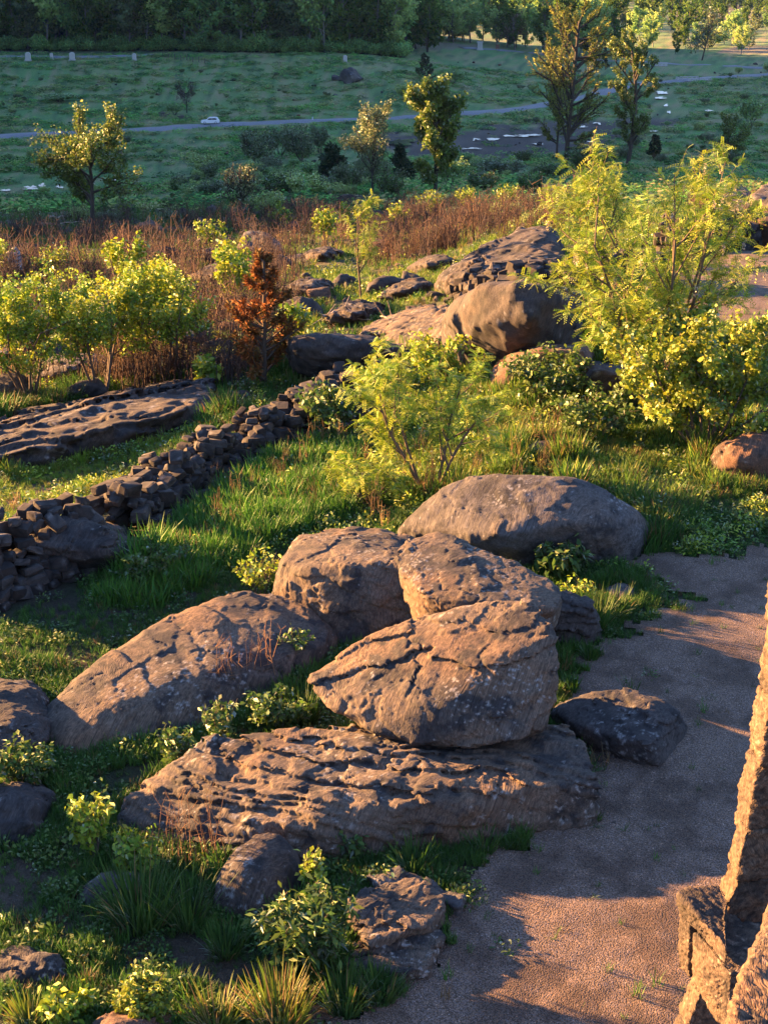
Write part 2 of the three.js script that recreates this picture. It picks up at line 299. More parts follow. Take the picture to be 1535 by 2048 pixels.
function rockColor(x, y, z, T, out, s = 1) {
  const l = fbm3(x * 0.8 * s, y * 0.8 * s, z * 0.8 * s, 3), m = fbm3(x * 2.9 * s + 9, y * 2.9 * s, z * 2.9 * s, 3), f = n3(x * 15 * s, y * 15 * s, z * 15 * s), g = n3(x * 44 * s, y * 44 * s, z * 44 * s + 3), w = n3(x * 0.5 * s + 60, y * 0.5 * s, z * 0.5 * s);
  let c = mix3(T.a, T.b, ss(l + 0.5 * m, -0.35, 0.35));
  c = mix3(c, [c[0] * 1.16, c[1] * 1.0, c[2] * 0.86], ss(w + 0.4 * m, 0, 0.5));
  c = mix3(c, T.stain, 0.85 * ss(m + 0.7 * l - 0.1 * f, 0.14, 0.4));
  // crusts of pale lichen, gathered in colonies
  const colony = ss(n3(x * 0.9 * s + 30, y * 0.9 * s, z * 0.9 * s) + 0.3 * m, 0.05, 0.5), li = 0.6 * n3(x * 6 * s, y * 6 * s + 8, z * 6 * s) + 0.5 * f + 0.3 * g;
  c = mix3(c, T.lichen, 0.8 * colony * ss(li, T.nl, T.nl + 0.2));
  if (f * 0.6 + g * 0.7 > 1.02 - 0.35 * colony) c = mix3(c, T.lichen, 0.6);
  const k = (1 + 0.2 * f + 0.2 * g) * 1.54; out[0] = c[0] * k; out[1] = c[1] * k; out[2] = c[2] * k;
}
const grainMap = noiseTexture(1024, (u, v) => { const a = tiled(u, v, 36, 21), b = tiled(u, v, 110, 22), c = tiled(u, v, 260, 23), t = 0.8 + 0.22 * a + 0.32 * b + 0.3 * c; return [t, t * 0.99, t * 0.98]; });
const grainBump = noiseTexture(1024, (u, v) => { const t = 0.5 + 0.25 * tiled(u, v, 26, 24) + 0.4 * tiled(u, v, 80, 25) + 0.3 * tiled(u, v, 220, 26); return [t, t, t]; }, false);
const rockMat = new THREE.MeshStandardMaterial({ vertexColors: true, roughness: 0.92, map: grainMap, bumpMap: grainBump, bumpScale: 0.008 });
function grainUV(g) { const P = g.attributes.position, U = new Float32Array(P.count * 2); for (let i = 0; i < P.count; i++) { const x = P.getX(i), y = P.getY(i), z = P.getZ(i); U[i * 2] = (x * 0.9 + z * 0.45) * 0.7; U[i * 2 + 1] = (y + z * 0.85) * 0.7; } g.setAttribute('uv', new THREE.BufferAttribute(U, 2)); return g; }
/* pts: points of the outline in space; base: points on the ground; both become a rounded block with bedding ledges, cracks and pits */
function boulderGeometry(pts, o = {}) {
  const { k = 14, N = 40, rough = 1, tone = 'tan', strata = null, cracks = 1, size = 1, seed = 0 } = o;
  const c = V(0, 0, 0); pts.forEach((p) => c.add(p)); c.multiplyScalar(1 / pts.length);
  const bb = new THREE.Box3().setFromPoints(pts); if (o.center) c.copy(o.center); else c.lerp(bb.getCenter(V(0, 0, 0)), 0.5);
  const planes = hullPlanes(pts, c); if (!o.hollow) solids.push({ c, planes, r2: bb.getSize(V(0, 0, 0)).lengthSq() });
  const ex = bb.getSize(V(0, 0, 0)), T = TONES[tone], col = [0, 0, 0], sn = strata ? V(...strata.n).normalize() : null;
  let cell = o.cell || Math.sqrt((ex.x * ex.y + ex.y * ex.z + ex.x * ex.z) * 2 / (6 * N * N)); const cn = (e) => Math.max(o.least || 4, Math.min(400, Math.round(e / cell)));
  const S = shell(cn(ex.x), cn(ex.y), cn(ex.z)), n = S.P.length / 3, P = new Float32Array(n * 3), C = new Float32Array(n * 3), mid = bb.getCenter(V(0, 0, 0));
  for (let i = 0; i < n; i++) {
    let dx = mid.x + S.P[i * 3] * ex.x - c.x, dy = mid.y + S.P[i * 3 + 1] * ex.y - c.y, dz = mid.z + S.P[i * 3 + 2] * ex.z - c.z; const dl = Math.hypot(dx, dy, dz); dx /= dl; dy /= dl; dz /= dl; let s = 0, nx = 0, ny = 0, nz = 0;
    for (const p of planes) { const q = (p.n.x * dx + p.n.y * dy + p.n.z * dz) / p.h; if (q > 0) { const w = Math.pow(q, k); s += w; nx += p.n.x * w; ny += p.n.y * w; nz += p.n.z * w; } }
    const r = Math.pow(s, -1 / k), L = Math.hypot(nx, ny, nz) || 1; nx /= L; ny /= L; nz /= L;
    const x = c.x + dx * r, y = c.y + dy * r, z = c.z + dz * r, X = (x + seed * 3.7) / size, Y = y / size, Z = (z + seed) / size;
    let h = 0.06 * fbm3(X * 1.2, Y * 1.2, Z * 1.2, 2) + 0.02 * fbm3(X * 4.2 + 5, Y * 4.2, Z * 4.2, 2) + 0.008 * fbm3(X * 14, Y * 14, Z * 14 + 4, 2) + 0.003 * n3(X * 48, Y * 48, Z * 48);
    h *= rough;
    if (strata) {
      const wv = 0.2 * n3(X * 0.5, Y * 0.5, Z * 0.5 + 6) + 0.06 * n3(X * 1.7, Y * 1.7, Z * 1.7) + 0.02 * n3(X * 6, Y * 6, Z * 6);
      const t = ((x * sn.x + y * sn.y + z * sn.z) + wv * size) / strata.step, fr = t - Math.floor(t), id = Math.floor(t);
      const amp = strata.amp * (0.35 + 0.9 * hash(id, 3, 5)) * ss(n3(X * 0.8 + id, Y * 0.8, Z * 0.8), -0.7, 0.5);
      const along = Math.abs(nx * sn.x + ny * sn.y + nz * sn.z), side = lerp(1, strata.top ?? 0.3, ss(along, 0.45, 0.9));
      h += side * amp * (ss(fr, 0.03, 0.14) * (1 - 0.8 * ss(fr, 0.25, 1)) - 0.4 - 0.5 * (1 - ss(Math.abs(fr - 0.03), 0, 0.06)));
      h += strata.amp * 0.35 * (ss(n3(X * 1.1 + 50, Y * 1.1, Z * 1.1), 0.05, 0.12) - 0.5) * along;
    }
    if (cracks) { const cr = n3(X * 0.75 + 20, Y * 0.75, Z * 0.75) + 0.18 * n3(X * 3, Y * 3, Z * 3); h -= 0.045 * cracks * (1 - ss(Math.abs(cr), 0.004, 0.02)) * ss(n3(X * 0.6 + 70, Y * 0.6, Z * 0.6), -0.1, 0.2); const pl = n3(X * 0.7 - 11, Y * 0.7, Z * 0.7) + 0.16 * n3(X * 3, Y * 3, Z * 3); h += 0.024 * cracks * (ss(pl, 0.16, 0.19) - 0.5); }
    h *= size;
    P[i * 3] = x + nx * h; P[i * 3 + 1] = y + ny * h; P[i * 3 + 2] = z + nz * h;
    rockColor(X + 0.3 * h, Y, Z, T, col); C[i * 3] = col[0]; C[i * 3 + 1] = col[1]; C[i * 3 + 2] = col[2];
  }
  const g = new THREE.BufferGeometry(); g.setAttribute('position', new THREE.BufferAttribute(P, 3)); g.setAttribute('color', new THREE.BufferAttribute(C, 3)); g.setIndex(S.I); g.computeVertexNormals();
  return grainUV(g);
}
/* the larger rocks: a rounded block of planes, its skin broken by bedding ledges, joints, flakes and pits, meshed evenly */
function carve(o, planes, c) {
  const { rough = 1, strata = null, cracks = 1, size = 1, seed = 0 } = o, sn = strata ? V(...strata.n).normalize() : null;
  return (x, y, z, ny, base) => {
    const X = (x + seed * 3.7) / size, Y = y / size, Z = (z + seed) / size;
    let h = rough * ((o.swell ?? 0.05) * fbm3(X * 1.1, Y * 1.1, Z * 1.1, 2) + 0.01 * fbm3(X * 3.6 + 5, Y * 3.6, Z * 3.6, 2) + 0.014 * Math.abs(n3(X * 1.9 + 3, Y * 2.4, Z * 1.9)) + 0.008 * Math.abs(n3(X * 5.3, Y * 6.5, Z * 5.3)) - 0.005 * Math.abs(n3(X * 13, Y * 15, Z * 13)) + 0.005 * n3(X * 34, Y * 34, Z * 34));
    if (strata) {
      const wv = 0.16 * n3(X * 0.45, Y * 0.45, Z * 0.45 + 6) + 0.05 * n3(X * 1.7, Y * 3, Z * 1.7) + 0.014 * n3(X * 6, Y * 6, Z * 6);
      for (let k = 0; k < 2; k++) {
        const st = strata.step * (k ? 0.37 : 1), t = ((x * sn.x + y * sn.y + z * sn.z) + wv * size + k * 0.7) / st + 0.3 * Math.sin(((x * sn.x + y * sn.y + z * sn.z) + wv) / st * 1.3 + seed), id = Math.floor(t), fr = t - id;
        const amp = strata.amp * (k ? 0.4 : 1) * (0.45 + 0.9 * hash(id, 3, 5 + k)) * ss(n3(X * 0.5 + id * 1.7, Y * 0.5, Z * 0.5), -0.75, 0.15);
        h += amp * (ss(fr, 0.0, 0.1) * (1 - 0.7 * ss(fr, 0.35, 1)) - 0.45);
      }
      // joints across the beds break them into blocks
      const j = n3(X * 1.2 + 40, Y * 0.4, Z * 1.2) + 0.25 * n3(X * 4, Y * 4, Z * 4); h -= 0.35 * strata.amp * (1 - ss(Math.abs(j), 0.0, 0.05));
    }
    if (cracks) {
      const cr = n3(X * 0.75 + 20, Y * 0.75, Z * 0.75) + 0.15 * n3(X * 3, Y * 3, Z * 3); h -= 0.05 * cracks * (1 - ss(Math.abs(cr), 0.004, 0.022)) * ss(n3(X * 0.6 + 70, Y * 0.6, Z * 0.6), -0.1, 0.2);
      const pl = n3(X * 0.75 - 11, Y * 1.1, Z * 0.75) + 0.16 * n3(X * 3, Y * 3, Z * 3) + 0.05 * n3(X * 9, Y * 9, Z * 9); h += 0.03 * cracks * (ss(pl, 0.16, 0.18) - 0.5);
      const p2 = n3(X * 2.1 + 31, Y * 2.8, Z * 2.1) + 0.2 * n3(X * 7, Y * 7, Z * 7); h += 0.014 * cracks * (ss(p2, 0.3, 0.33) + ss(p2, -0.02, 0.01) - 1);
    }
    return h * size;
  };
}
function carvedRock(pts, o = {}) {
  const c = V(0, 0, 0); pts.forEach((p) => c.add(p)); c.multiplyScalar(1 / pts.length);
  const planes = hullPlanes(pts, c), bb = new THREE.Box3().setFromPoints(pts).expandByScalar(0.22 * (o.size || 1)), cell = o.cell || 0.02, r = o.round || 0.05, band = 0.16 * (o.size || 1) + 2 * cell;
  solids.push({ c, planes, r2: bb.getSize(V(0, 0, 0)).lengthSq() });
  bb.min.y = Math.max(bb.min.y, Math.min(...pts.map((p) => groundY(p.x, p.z))) - 0.09);
  const s = bb.getSize(V(0, 0, 0)), nx = Math.ceil(s.x / cell) + 1, ny = Math.ceil(s.y / cell) + 1, nz = Math.ceil(s.z / cell) + 1, F = new Float32Array(nx * ny * nz), disp = carve(o, planes, c), m = planes.length;
  const PX = planes.map((p) => p.n.x), PY = planes.map((p) => p.n.y), PZ = planes.map((p) => p.n.z), PH = planes.map((p) => p.h), dd = new Float64Array(m);
  for (let k = 0; k < nz; k++) for (let j = 0; j < ny; j++) for (let i = 0; i < nx; i++) {
    const x = bb.min.x + i * cell, y = bb.min.y + j * cell, z = bb.min.z + k * cell, dx = x - c.x, dy = y - c.y, dz = z - c.z; let mx = -1e9;
    for (let q = 0; q < m; q++) { const d = PX[q] * dx + PY[q] * dy + PZ[q] * dz - PH[q]; dd[q] = d; if (d > mx) mx = d; }
    let f = mx;
    if (mx > -band && mx < band) { let sum = 0; for (let q = 0; q < m; q++) { const e = (dd[q] - mx) / r; if (e > -7) sum += Math.exp(e); } f = mx + r * (Math.log(sum) * 0.7 - 0.45) - disp(x, y, z); }
    F[(k * ny + j) * nx + i] = f;
  }
  // surface nets
  const id = new Int32Array(nx * ny * nz).fill(-1), P = [], I = [], at3 = (i, j, k) => F[(k * ny + j) * nx + i], C = [], col = [0, 0, 0], T = TONES[o.tone || 'tan'], size = o.size || 1, seed = o.seed || 0;
  const E = [[0, 1], [0, 2], [0, 4], [1, 3], [1, 5], [2, 3], [2, 6], [4, 5], [4, 6], [3, 7], [5, 7], [6, 7]], v = new Float32Array(8);
  for (let k = 0; k < nz - 1; k++) for (let j = 0; j < ny - 1; j++) for (let i = 0; i < nx - 1; i++) {
    let neg = 0; for (let q = 0; q < 8; q++) { v[q] = at3(i + (q & 1), j + ((q >> 1) & 1), k + (q >> 2)); if (v[q] < 0) neg++; }
    if (neg === 0 || neg === 8) continue;
    let x = 0, y = 0, z = 0, n = 0;
    for (const [a, b] of E) if ((v[a] < 0) !== (v[b] < 0)) { const t = v[a] / (v[a] - v[b]); x += (a & 1) + t * ((b & 1) - (a & 1)); y += ((a >> 1) & 1) + t * (((b >> 1) & 1) - ((a >> 1) & 1)); z += (a >> 2) + t * ((b >> 2) - (a >> 2)); n++; }
    id[(k * ny + j) * nx + i] = P.length / 3; const wx = bb.min.x + (i + x / n) * cell, wy = bb.min.y + (j + y / n) * cell, wz = bb.min.z + (k + z / n) * cell; P.push(wx, wy, wz);
    rockColor((wx + seed * 3.7) / size, wy / size, (wz + seed) / size, T, col); C.push(col[0], col[1], col[2]);
  }
  const cid = (i, j, k) => id[(k * ny + j) * nx + i], quad = (a, b, d, e, flip) => { if (a < 0 || b < 0 || d < 0 || e < 0) return; if (flip) I.push(a, d, b, b, d, e); else I.push(a, b, d, b, e, d); };
  for (let k = 1; k < nz - 1; k++) for (let j = 1; j < ny - 1; j++) for (let i = 1; i < nx - 1; i++) {
    const f0 = at3(i, j, k) < 0;
    if (f0 !== at3(i + 1, j, k) < 0) quad(cid(i, j - 1, k - 1), cid(i, j, k - 1), cid(i, j - 1, k), cid(i, j, k), !f0);
    if (f0 !== at3(i, j + 1, k) < 0) quad(cid(i - 1, j, k - 1), cid(i - 1, j, k), cid(i, j, k - 1), cid(i, j, k), !f0);
    if (f0 !== at3(i, j, k + 1) < 0) quad(cid(i - 1, j - 1, k), cid(i, j - 1, k), cid(i - 1, j, k), cid(i, j, k), !f0);
  }
  const g = new THREE.BufferGeometry(); g.setAttribute('position', new THREE.Float32BufferAttribute(P, 3)); g.setAttribute('color', new THREE.Float32BufferAttribute(C, 3)); g.setIndex(I); g.computeVertexNormals();
  return grainUV(g);
}
function rockPts(o) {
  const pts = (o.pts || []).map(([u, v, d]) => (d < 5 ? over(u, v, d) : at(u, v, d)));
  for (const [u, v] of o.base || []) { const p = gnd(u, v); p.y -= 0.18 * (o.size || 1); pts.push(p); }
  if (o.grow) { const m = V(0, 0, 0); pts.forEach((p) => m.add(p)); m.multiplyScalar(1 / pts.length); pts.forEach((p) => p.sub(m).multiplyScalar(o.grow).add(m)); }
  for (const [u, d, dy] of o.back || []) { const p = at(u, 1000, d); p.y = groundY(p.x, p.z) + (dy ?? -0.15); pts.push(p); }
  return pts;
}
function boulder(name, label, o) { return top(mesh((o.cell ? carvedRock : boulderGeometry)(rockPts(o), o), rockMat, name), name, label, o.category || 'boulder', o.group); }

boulder('ledge_boulder', 'long layered rock ledge under the balanced boulder', { cell: 0.0235, round: 0.035, N: 118, k: 16, tone: 'tan', rough: 0.75, seed: 1, strata: { n: [0.2, 0.85, -0.5], step: 0.14, amp: 0.06 },
  pts: [[232, 1632, 0.1], [290, 1572, 0.22], [390, 1490, 0.42], [470, 1464, 0.5], [600, 1470, 0.5], [720, 1452, 0.52], [1000, 1450, 0.55], [1130, 1452, 0.55], [1172, 1500, 0.52], [1190, 1560, 0.46], [330, 1640, 0.16], [430, 1652, 0.26], [600, 1655, 0.34], [760, 1640, 0.36], [950, 1606, 0.42], [1120, 1568, 0.48]],
  base: [[222, 1655], [300, 1690], [430, 1725], [600, 1735], [760, 1722], [950, 1695], [1130, 1668], [1192, 1645]], back: [[420, 13.2], [760, 13.5], [1150, 13.4]] });
boulder('balanced_boulder', 'big pointed boulder balanced on the layered rock ledge', { cell: 0.0205, round: 0.045, swell: 0.02, N: 118, k: 13, tone: 'tan', rough: 0.45, cracks: 0.6, seed: 2, strata: { n: [-0.22, 0.97, -0.1], step: 0.2, amp: 0.045 },
  pts: [[622, 1362, 13.35], [636, 1332, 13.55], [690, 1296, 13.7], [780, 1248, 13.9], [900, 1220, 13.95], [1000, 1198, 13.9], [1062, 1196, 13.8], [1100, 1232, 13.5], [1114, 1310, 13.1], [1112, 1400, 12.75], [1090, 1465, 12.5], [960, 1492, 12.35], [820, 1488, 12.4], [730, 1460, 12.6], [650, 1412, 12.95], [630, 1388, 13.15], [900, 1400, 12.55], [760, 1400, 12.85], [830, 1478, 12.95], [980, 1472, 12.95], [1080, 1462, 12.95], [770, 1472, 13.1], [820, 1400, 14.2], [1050, 1400, 14.3]] });
boulder('sloping_boulder', 'long smooth sunlit boulder like a whale back among weeds', { grow: 1.05, cell: 0.021, round: 0.09, swell: 0.03, N: 118, k: 11, tone: 'tan', rough: 0.35, seed: 3, cracks: 0.45, strata: { n: [-0.55, 0.8, 0.45], step: 0.5, amp: 0.03 },
  pts: [[70, 1438, 13.7], [110, 1392, 14.05], [200, 1312, 14.75], [300, 1250, 15.4], [400, 1205, 15.95], [470, 1182, 16.3], [560, 1188, 16.35], [640, 1228, 16.1], [672, 1270, 15.8], [640, 1290, 15.3], [440, 1330, 14.4], [300, 1410, 13.75], [160, 1465, 13.35]],
  base: [[76, 1500], [130, 1522], [240, 1512], [340, 1490], [420, 1452], [500, 1402], [600, 1345], [670, 1305]], back: [[90, 14.3], [330, 15.9], [500, 16.8]] });
boulder('split_boulder', 'rounded boulder with a dark lichened face and sunlit top', { cell: 0.021, round: 0.055, swell: 0.03, N: 100, k: 15, tone: 'tan', rough: 0.5, seed: 4, cracks: 0.7, strata: { n: [0.1, 1, 0.1], step: 0.3, amp: 0.035 },
  pts: [[543, 1190, 16.5], [556, 1118, 16.9], [600, 1070, 17.5], [655, 1050, 17.9], [760, 1055, 17.9], [840, 1082, 17.6], [600, 1135, 16.35], [700, 1122, 16.2], [800, 1118, 16.2], [860, 1150, 16.0]],
  base: [[548, 1232], [600, 1268], [700, 1302], [860, 1302], [900, 1250]], back: [[560, 17.9], [700, 18.4], [850, 18.2]] });
boulder('flat_topped_boulder', 'flat topped boulder leaning against the split boulder', { cell: 0.02, round: 0.04, swell: 0.03, N: 90, k: 18, tone: 'tan', rough: 0.42, seed: 5, cracks: 0.6, strata: { n: [0.05, 1, 0.15], step: 0.2, amp: 0.035 },
  pts: [[785, 1112, 16.3], [812, 1082, 16.6], [855, 1064, 16.85], [930, 1080, 16.7], [1000, 1115, 16.3], [1085, 1150, 15.9], [1122, 1172, 15.65], [1122, 1200, 15.3], [1105, 1215, 15.1], [1020, 1205, 15.05], [950, 1200, 15.05], [870, 1200, 15.2], [805, 1160, 15.75], [880, 1230, 15.2], [1100, 1240, 15.1], [860, 1300, 15.4], [1090, 1310, 15.3]], base: [], back: [[860, 16.6], [1080, 16.4], [860, 15.4], [1080, 15.3]] });
boulder('low_block', 'small dark block of rock behind the balanced boulder by the path', { cell: 0.022, round: 0.06, N: 54, k: 16, tone: 'dark', rough: 1.2, seed: 6, strata: { n: [0.1, 1, 0], step: 0.14, amp: 0.05 },
  pts: [[1085, 1180, 16.3], [1130, 1170, 16.3], [1185, 1195, 16.0], [1198, 1225, 15.8], [1110, 1215, 15.7]], base: [[1090, 1300], [1160, 1300], [1205, 1280]], back: [[1090, 16.9], [1190, 16.6]] });
boulder('domed_boulder', 'widest smooth grey dome boulder at the end of the path', { grow: 1.03, cell: 0.026, round: 0.09, N: 112, k: 10, tone: 'grey', rough: 0.42, seed: 7, cracks: 0.6,
  pts: [[797, 1052, 0.35], [845, 1000, 0.7], [925, 958, 1.0], [1010, 944, 1.15], [1150, 950, 1.15], [1205, 976, 0.95], [1255, 1008, 0.75], [1300, 1042, 0.4], [1288, 1072, 0.35], [1180, 1050, 0.75], [1000, 1070, 0.65]],
  base: [[800, 1085], [880, 1115], [990, 1130], [1080, 1135], [1180, 1125], [1250, 1122], [1290, 1095]], back: [[810, 20.0], [930, 21.0], [1150, 21.0], [1280, 20.2]] });
boulder('path_slab', 'low dark slab lying on the gravel path', { grow: 1.05, cell: 0.019, round: 0.05, N: 80, k: 16, tone: 'dark', rough: 0.6, cracks: 0.6, seed: 8, strata: { n: [0.3, 1, 0.1], step: 0.12, amp: 0.03 },
  pts: [[1110, 1425, 0.22], [1150, 1395, 0.3], [1250, 1378, 0.36], [1320, 1400, 0.32], [1345, 1425, 0.26], [1300, 1490, 0.3], [1180, 1460, 0.3]], base: [[1110, 1465], [1190, 1500], [1250, 1525], [1322, 1530], [1352, 1495], [1396, 1448]], back: [[1130, 14.5], [1300, 14.6]] });
boulder('stepping_stone', 'small flat stone set in grass at the path edge', { N: 27, k: 10, tone: 'grey', rough: 0.6, seed: 9, cracks: 0.3, pts: [[1208, 1175, 0.08], [1245, 1163, 0.1], [1275, 1185, 0.06], [1240, 1195, 0.1]], base: [[1205, 1190], [1225, 1206], [1265, 1202], [1278, 1190]], back: [[1215, 17.9], [1270, 17.8]] });
boulder('leaning_stone', 'dark upright rounded stone in the weeds below the ledge', { grow: 1.1, cell: 0.018, round: 0.1, N: 74, k: 9, tone: 'dark', rough: 0.9, seed: 10, cracks: 0.4,
  pts: [[424, 1790, 10.55], [432, 1735, 10.75], [468, 1680, 11.0], [510, 1652, 11.15], [560, 1658, 11.15], [592, 1700, 11.0], [602, 1745, 10.8], [500, 1760, 10.5]], base: [[428, 1835], [470, 1850], [530, 1850], [590, 1810]], back: [[440, 11.3], [590, 11.5]] });
{
  const G = top(new THREE.Group(), 'stepped_slab', 'low stepped slab with sunlit upper layer beside the path', 'rock');
  const L = (o) => mesh(carvedRock(rockPts(o), { cell: 0.014, round: 0.02, ...o }), rockMat, 'rock_layer', G);
  const slab = (pts, h, drop, o) => L({ ...o, pts: pts.map(([u, v]) => [u, v, h]), base: pts.map(([u, v]) => [u, v + drop]) });
  slab([[700, 1848], [706, 1790], [760, 1764], [830, 1757], [884, 1788], [893, 1812], [862, 1846], [800, 1862], [740, 1888]], 0.2, 30, { tone: 'tan', rough: 0.7, seed: 11, strata: { n: [0.1, 1, 0.3], step: 0.07, amp: 0.03 } });
  slab([[686, 1925], [728, 1886], [800, 1866], [876, 1852], [886, 1872], [852, 1934], [790, 1946], [720, 1940]], 0.11, 18, { tone: 'tan', rough: 0.6, seed: 12, strata: { n: [0.1, 1, 0.3], step: 0.06, amp: 0.03 } });
  slab([[745, 1752], [820, 1738], [872, 1756], [920, 1786], [912, 1804], [760, 1776]], 0.13, 20, { tone: 'grey', rough: 0.7, seed: 13, strata: { n: [0, 1, 0.2], step: 0.07, amp: 0.03 } });
}
const edgeRocks = [
  ['big dark rock cut by the frame edge below the tall grass', 'dark', [[-120, 1420, 0.4], [-40, 1380, 0.5], [40, 1385, 0.45], [85, 1420, 0.35], [80, 1480, 0.3], [0, 1500, 0.35]], [[-100, 1570], [20, 1555], [75, 1520]], [[-90, 15.2], [60, 15.2]], 60],
  ['smooth dark rock at the frame edge beside the leafy vine', 'dark', [[-60, 1600, 0.3], [30, 1580, 0.4], [80, 1600, 0.3], [90, 1630, 0.2], [30, 1660, 0.2]], [[-60, 1690], [40, 1692], [90, 1660]], [[-50, 13], [80, 12.9]], 50],
  ['flat mossy slab at the frame edge by the lower track', 'dark', [[-60, 1925, 0.12], [20, 1908, 0.15], [110, 1925, 0.12], [128, 1945, 0.1], [60, 1965, 0.1]], [[-60, 1985], [60, 1985], [130, 1960]], [[-40, 10.25], [110, 10.2]], 46],
  ['reddish rock cut off by the bottom of the picture', 'red', [[150, 2050, 0.3], [200, 2030, 0.4], [280, 2030, 0.4], [312, 2048, 0.3], [230, 2090, 0.3]], [[150, 2110], [300, 2110]], [[170, 9.4], [300, 9.4]], 40],
  ['grey rock half hidden behind the tall grass tuft', 'grey', [[140, 1775, 0.18], [180, 1745, 0.25], [240, 1738, 0.25], [275, 1765, 0.2], [200, 1790, 0.15]], [[140, 1810], [260, 1810]], [[150, 11.3], [260, 11.3]], 40],
];
for (const [label, tone, pts, base, back, N] of edgeRocks) boulder('boulder', label, { cell: 0.022, round: 0.08, N, k: 12, tone, pts, base, back, rough: 0.9, seed: 20 + pts[0][0], strata: { n: [0, 1, 0.2], step: 0.16, amp: 0.04 } });
boulder('boulder', 'brown boulder under the round leaved bush at the frame edge', { cell: 0.035, round: 0.2, N: 70, k: 11, tone: 'red', rough: 1.0, seed: 31, pts: [[1412, 905, 0.45], [1440, 870, 0.8], [1500, 850, 1.0], [1580, 850, 1.0], [1640, 880, 0.6], [1600, 920, 0.5], [1460, 930, 0.5]], base: [[1418, 950], [1480, 966], [1580, 970], [1650, 950]], back: [[1430, 24.4], [1620, 24.6]] });
boulder('boulder', 'dark lichened boulder built into the end of the stone wall', { cell: 0.028, round: 0.12, N: 84, k: 11, tone: 'dark', rough: 1.1, seed: 32, strata: { n: [0, 1, 0.1], step: 0.2, amp: 0.05 }, pts: [[45, 1045, 0.75], [80, 1028, 0.85], [150, 1030, 0.85], [220, 1048, 0.75], [270, 1085, 0.5], [282, 1115, 0.25], [200, 1110, 0.5], [60, 1090, 0.6]], base: [[50, 1140], [130, 1142], [220, 1140], [285, 1125]], back: [[60, 20.6], [250, 20.6]] });
boulder('outcrop', 'long dark rock outcrop with sunlit back beyond the stone wall', { cell: 0.07, round: 0.14, N: 104, k: 11, tone: 'dark', rough: 0.9, seed: 33, cracks: 1.4, strata: { n: [-0.35, 0.9, -0.4], step: 0.3, amp: 0.16 },
  pts: [[-60, 895, 0.4], [0, 876, 0.45], [100, 845, 0.5], [200, 808, 0.55], [290, 784, 0.6], [370, 770, 0.55], [425, 765, 0.45], [440, 800, 0.35], [370, 815, 0.55], [250, 850, 0.55], [120, 885, 0.5], [0, 915, 0.4]], base: [[-60, 948], [60, 942], [150, 916], [240, 888], [350, 856], [440, 838]], back: [[-40, 30.4], [150, 32.5], [300, 34], [430, 34.4]] });
boulder('outcrop', 'dark smooth rock shelf behind the dead cedar', { cell: 0.055, round: 0.15, N: 84, k: 12, tone: 'dark', rough: 1.2, seed: 34, strata: { n: [0.25, 1, 0], step: 0.4, amp: 0.06 },
  pts: [[575, 672, 1.2], [640, 662, 1.3], [720, 668, 1.2], [790, 690, 0.8], [825, 705, 0.4], [815, 720, 0.3], [700, 712, 0.8], [590, 700, 0.95]], base: [[575, 755], [640, 768], [720, 752], [820, 728]], back: [[580, 37.4], [800, 36.6]] });
boulder('domed_boulder', 'tall rounded dark boulder beside the yellow locust tree', { cell: 0.065, round: 0.12, N: 96, k: 9, tone: 'dark', rough: 1.2, seed: 35, cracks: 0.8, size: 1.2,
  pts: [[880, 640, 1.0], [905, 595, 1.5], [950, 570, 1.9], [1020, 560, 2.1], [1100, 566, 2.0], [1145, 600, 1.5], [1150, 650, 0.9], [1060, 640, 1.5], [940, 650, 1.2]], base: [[890, 712], [930, 735], [1000, 742], [1100, 730], [1160, 705]], back: [[890, 36.6], [1040, 37.6], [1150, 37.0]] });
boulder('outcrop', 'long dark rock wedge rising behind the dry stone wall', { cell: 0.07, round: 0.15, N: 92, k: 13, tone: 'dark', rough: 1.5, seed: 36, size: 1.3, strata: { n: [-0.5, 1, 0], step: 0.5, amp: 0.08 },
  pts: [[862, 555, 43.5], [910, 525, 44.2], [960, 500, 45.0], [1000, 470, 46.0], [1040, 450, 46.8], [1090, 446, 46.8], [1118, 470, 46.0], [1130, 510, 44.6], [1020, 540, 43.2], [900, 565, 42.6]], base: [[868, 580], [940, 590], [1040, 580], [1130, 560]], back: [[880, 45.6], [1000, 47.6], [1110, 48.2]] });
boulder('standing_rock', 'pointed boulder standing alone among the dry brown shrubs', { N: 27, k: 22, tone: 'grey', rough: 1.6, seed: 37, size: 1.3, pts: [[480, 500, 66], [484, 466, 67], [500, 458, 67.5], [535, 466, 67], [560, 482, 66.5], [566, 505, 65]], base: [[478, 515], [520, 520], [570, 515]], back: [[480, 68], [560, 68]] });
boulder('boulder', 'flat grey slab right of the pointed standing rock', { N: 27, k: 14, tone: 'grey', rough: 1.4, seed: 38, size: 1.3, pts: [[570, 512, 64.5], [600, 502, 65.5], [650, 512, 65], [665, 520, 64]], base: [[570, 526], [620, 530], [668, 528]], back: [[575, 66.5], [655, 66.5]] });
boulder('outcrop', 'brown sloping rock slab below the tall rounded boulder', { cell: 0.05, round: 0.08, N: 60, k: 14, tone: 'tan', rough: 1.4, seed: 39, strata: { n: [0.2, 1, 0.2], step: 0.2, amp: 0.06 }, pts: [[760, 680, 0.3], [830, 655, 0.5], [900, 636, 0.6], [905, 650, 0.5], [880, 680, 0.4], [820, 698, 0.25]], base: [[760, 700], [830, 712], [900, 700]], back: [[790, 40], [890, 41]] });
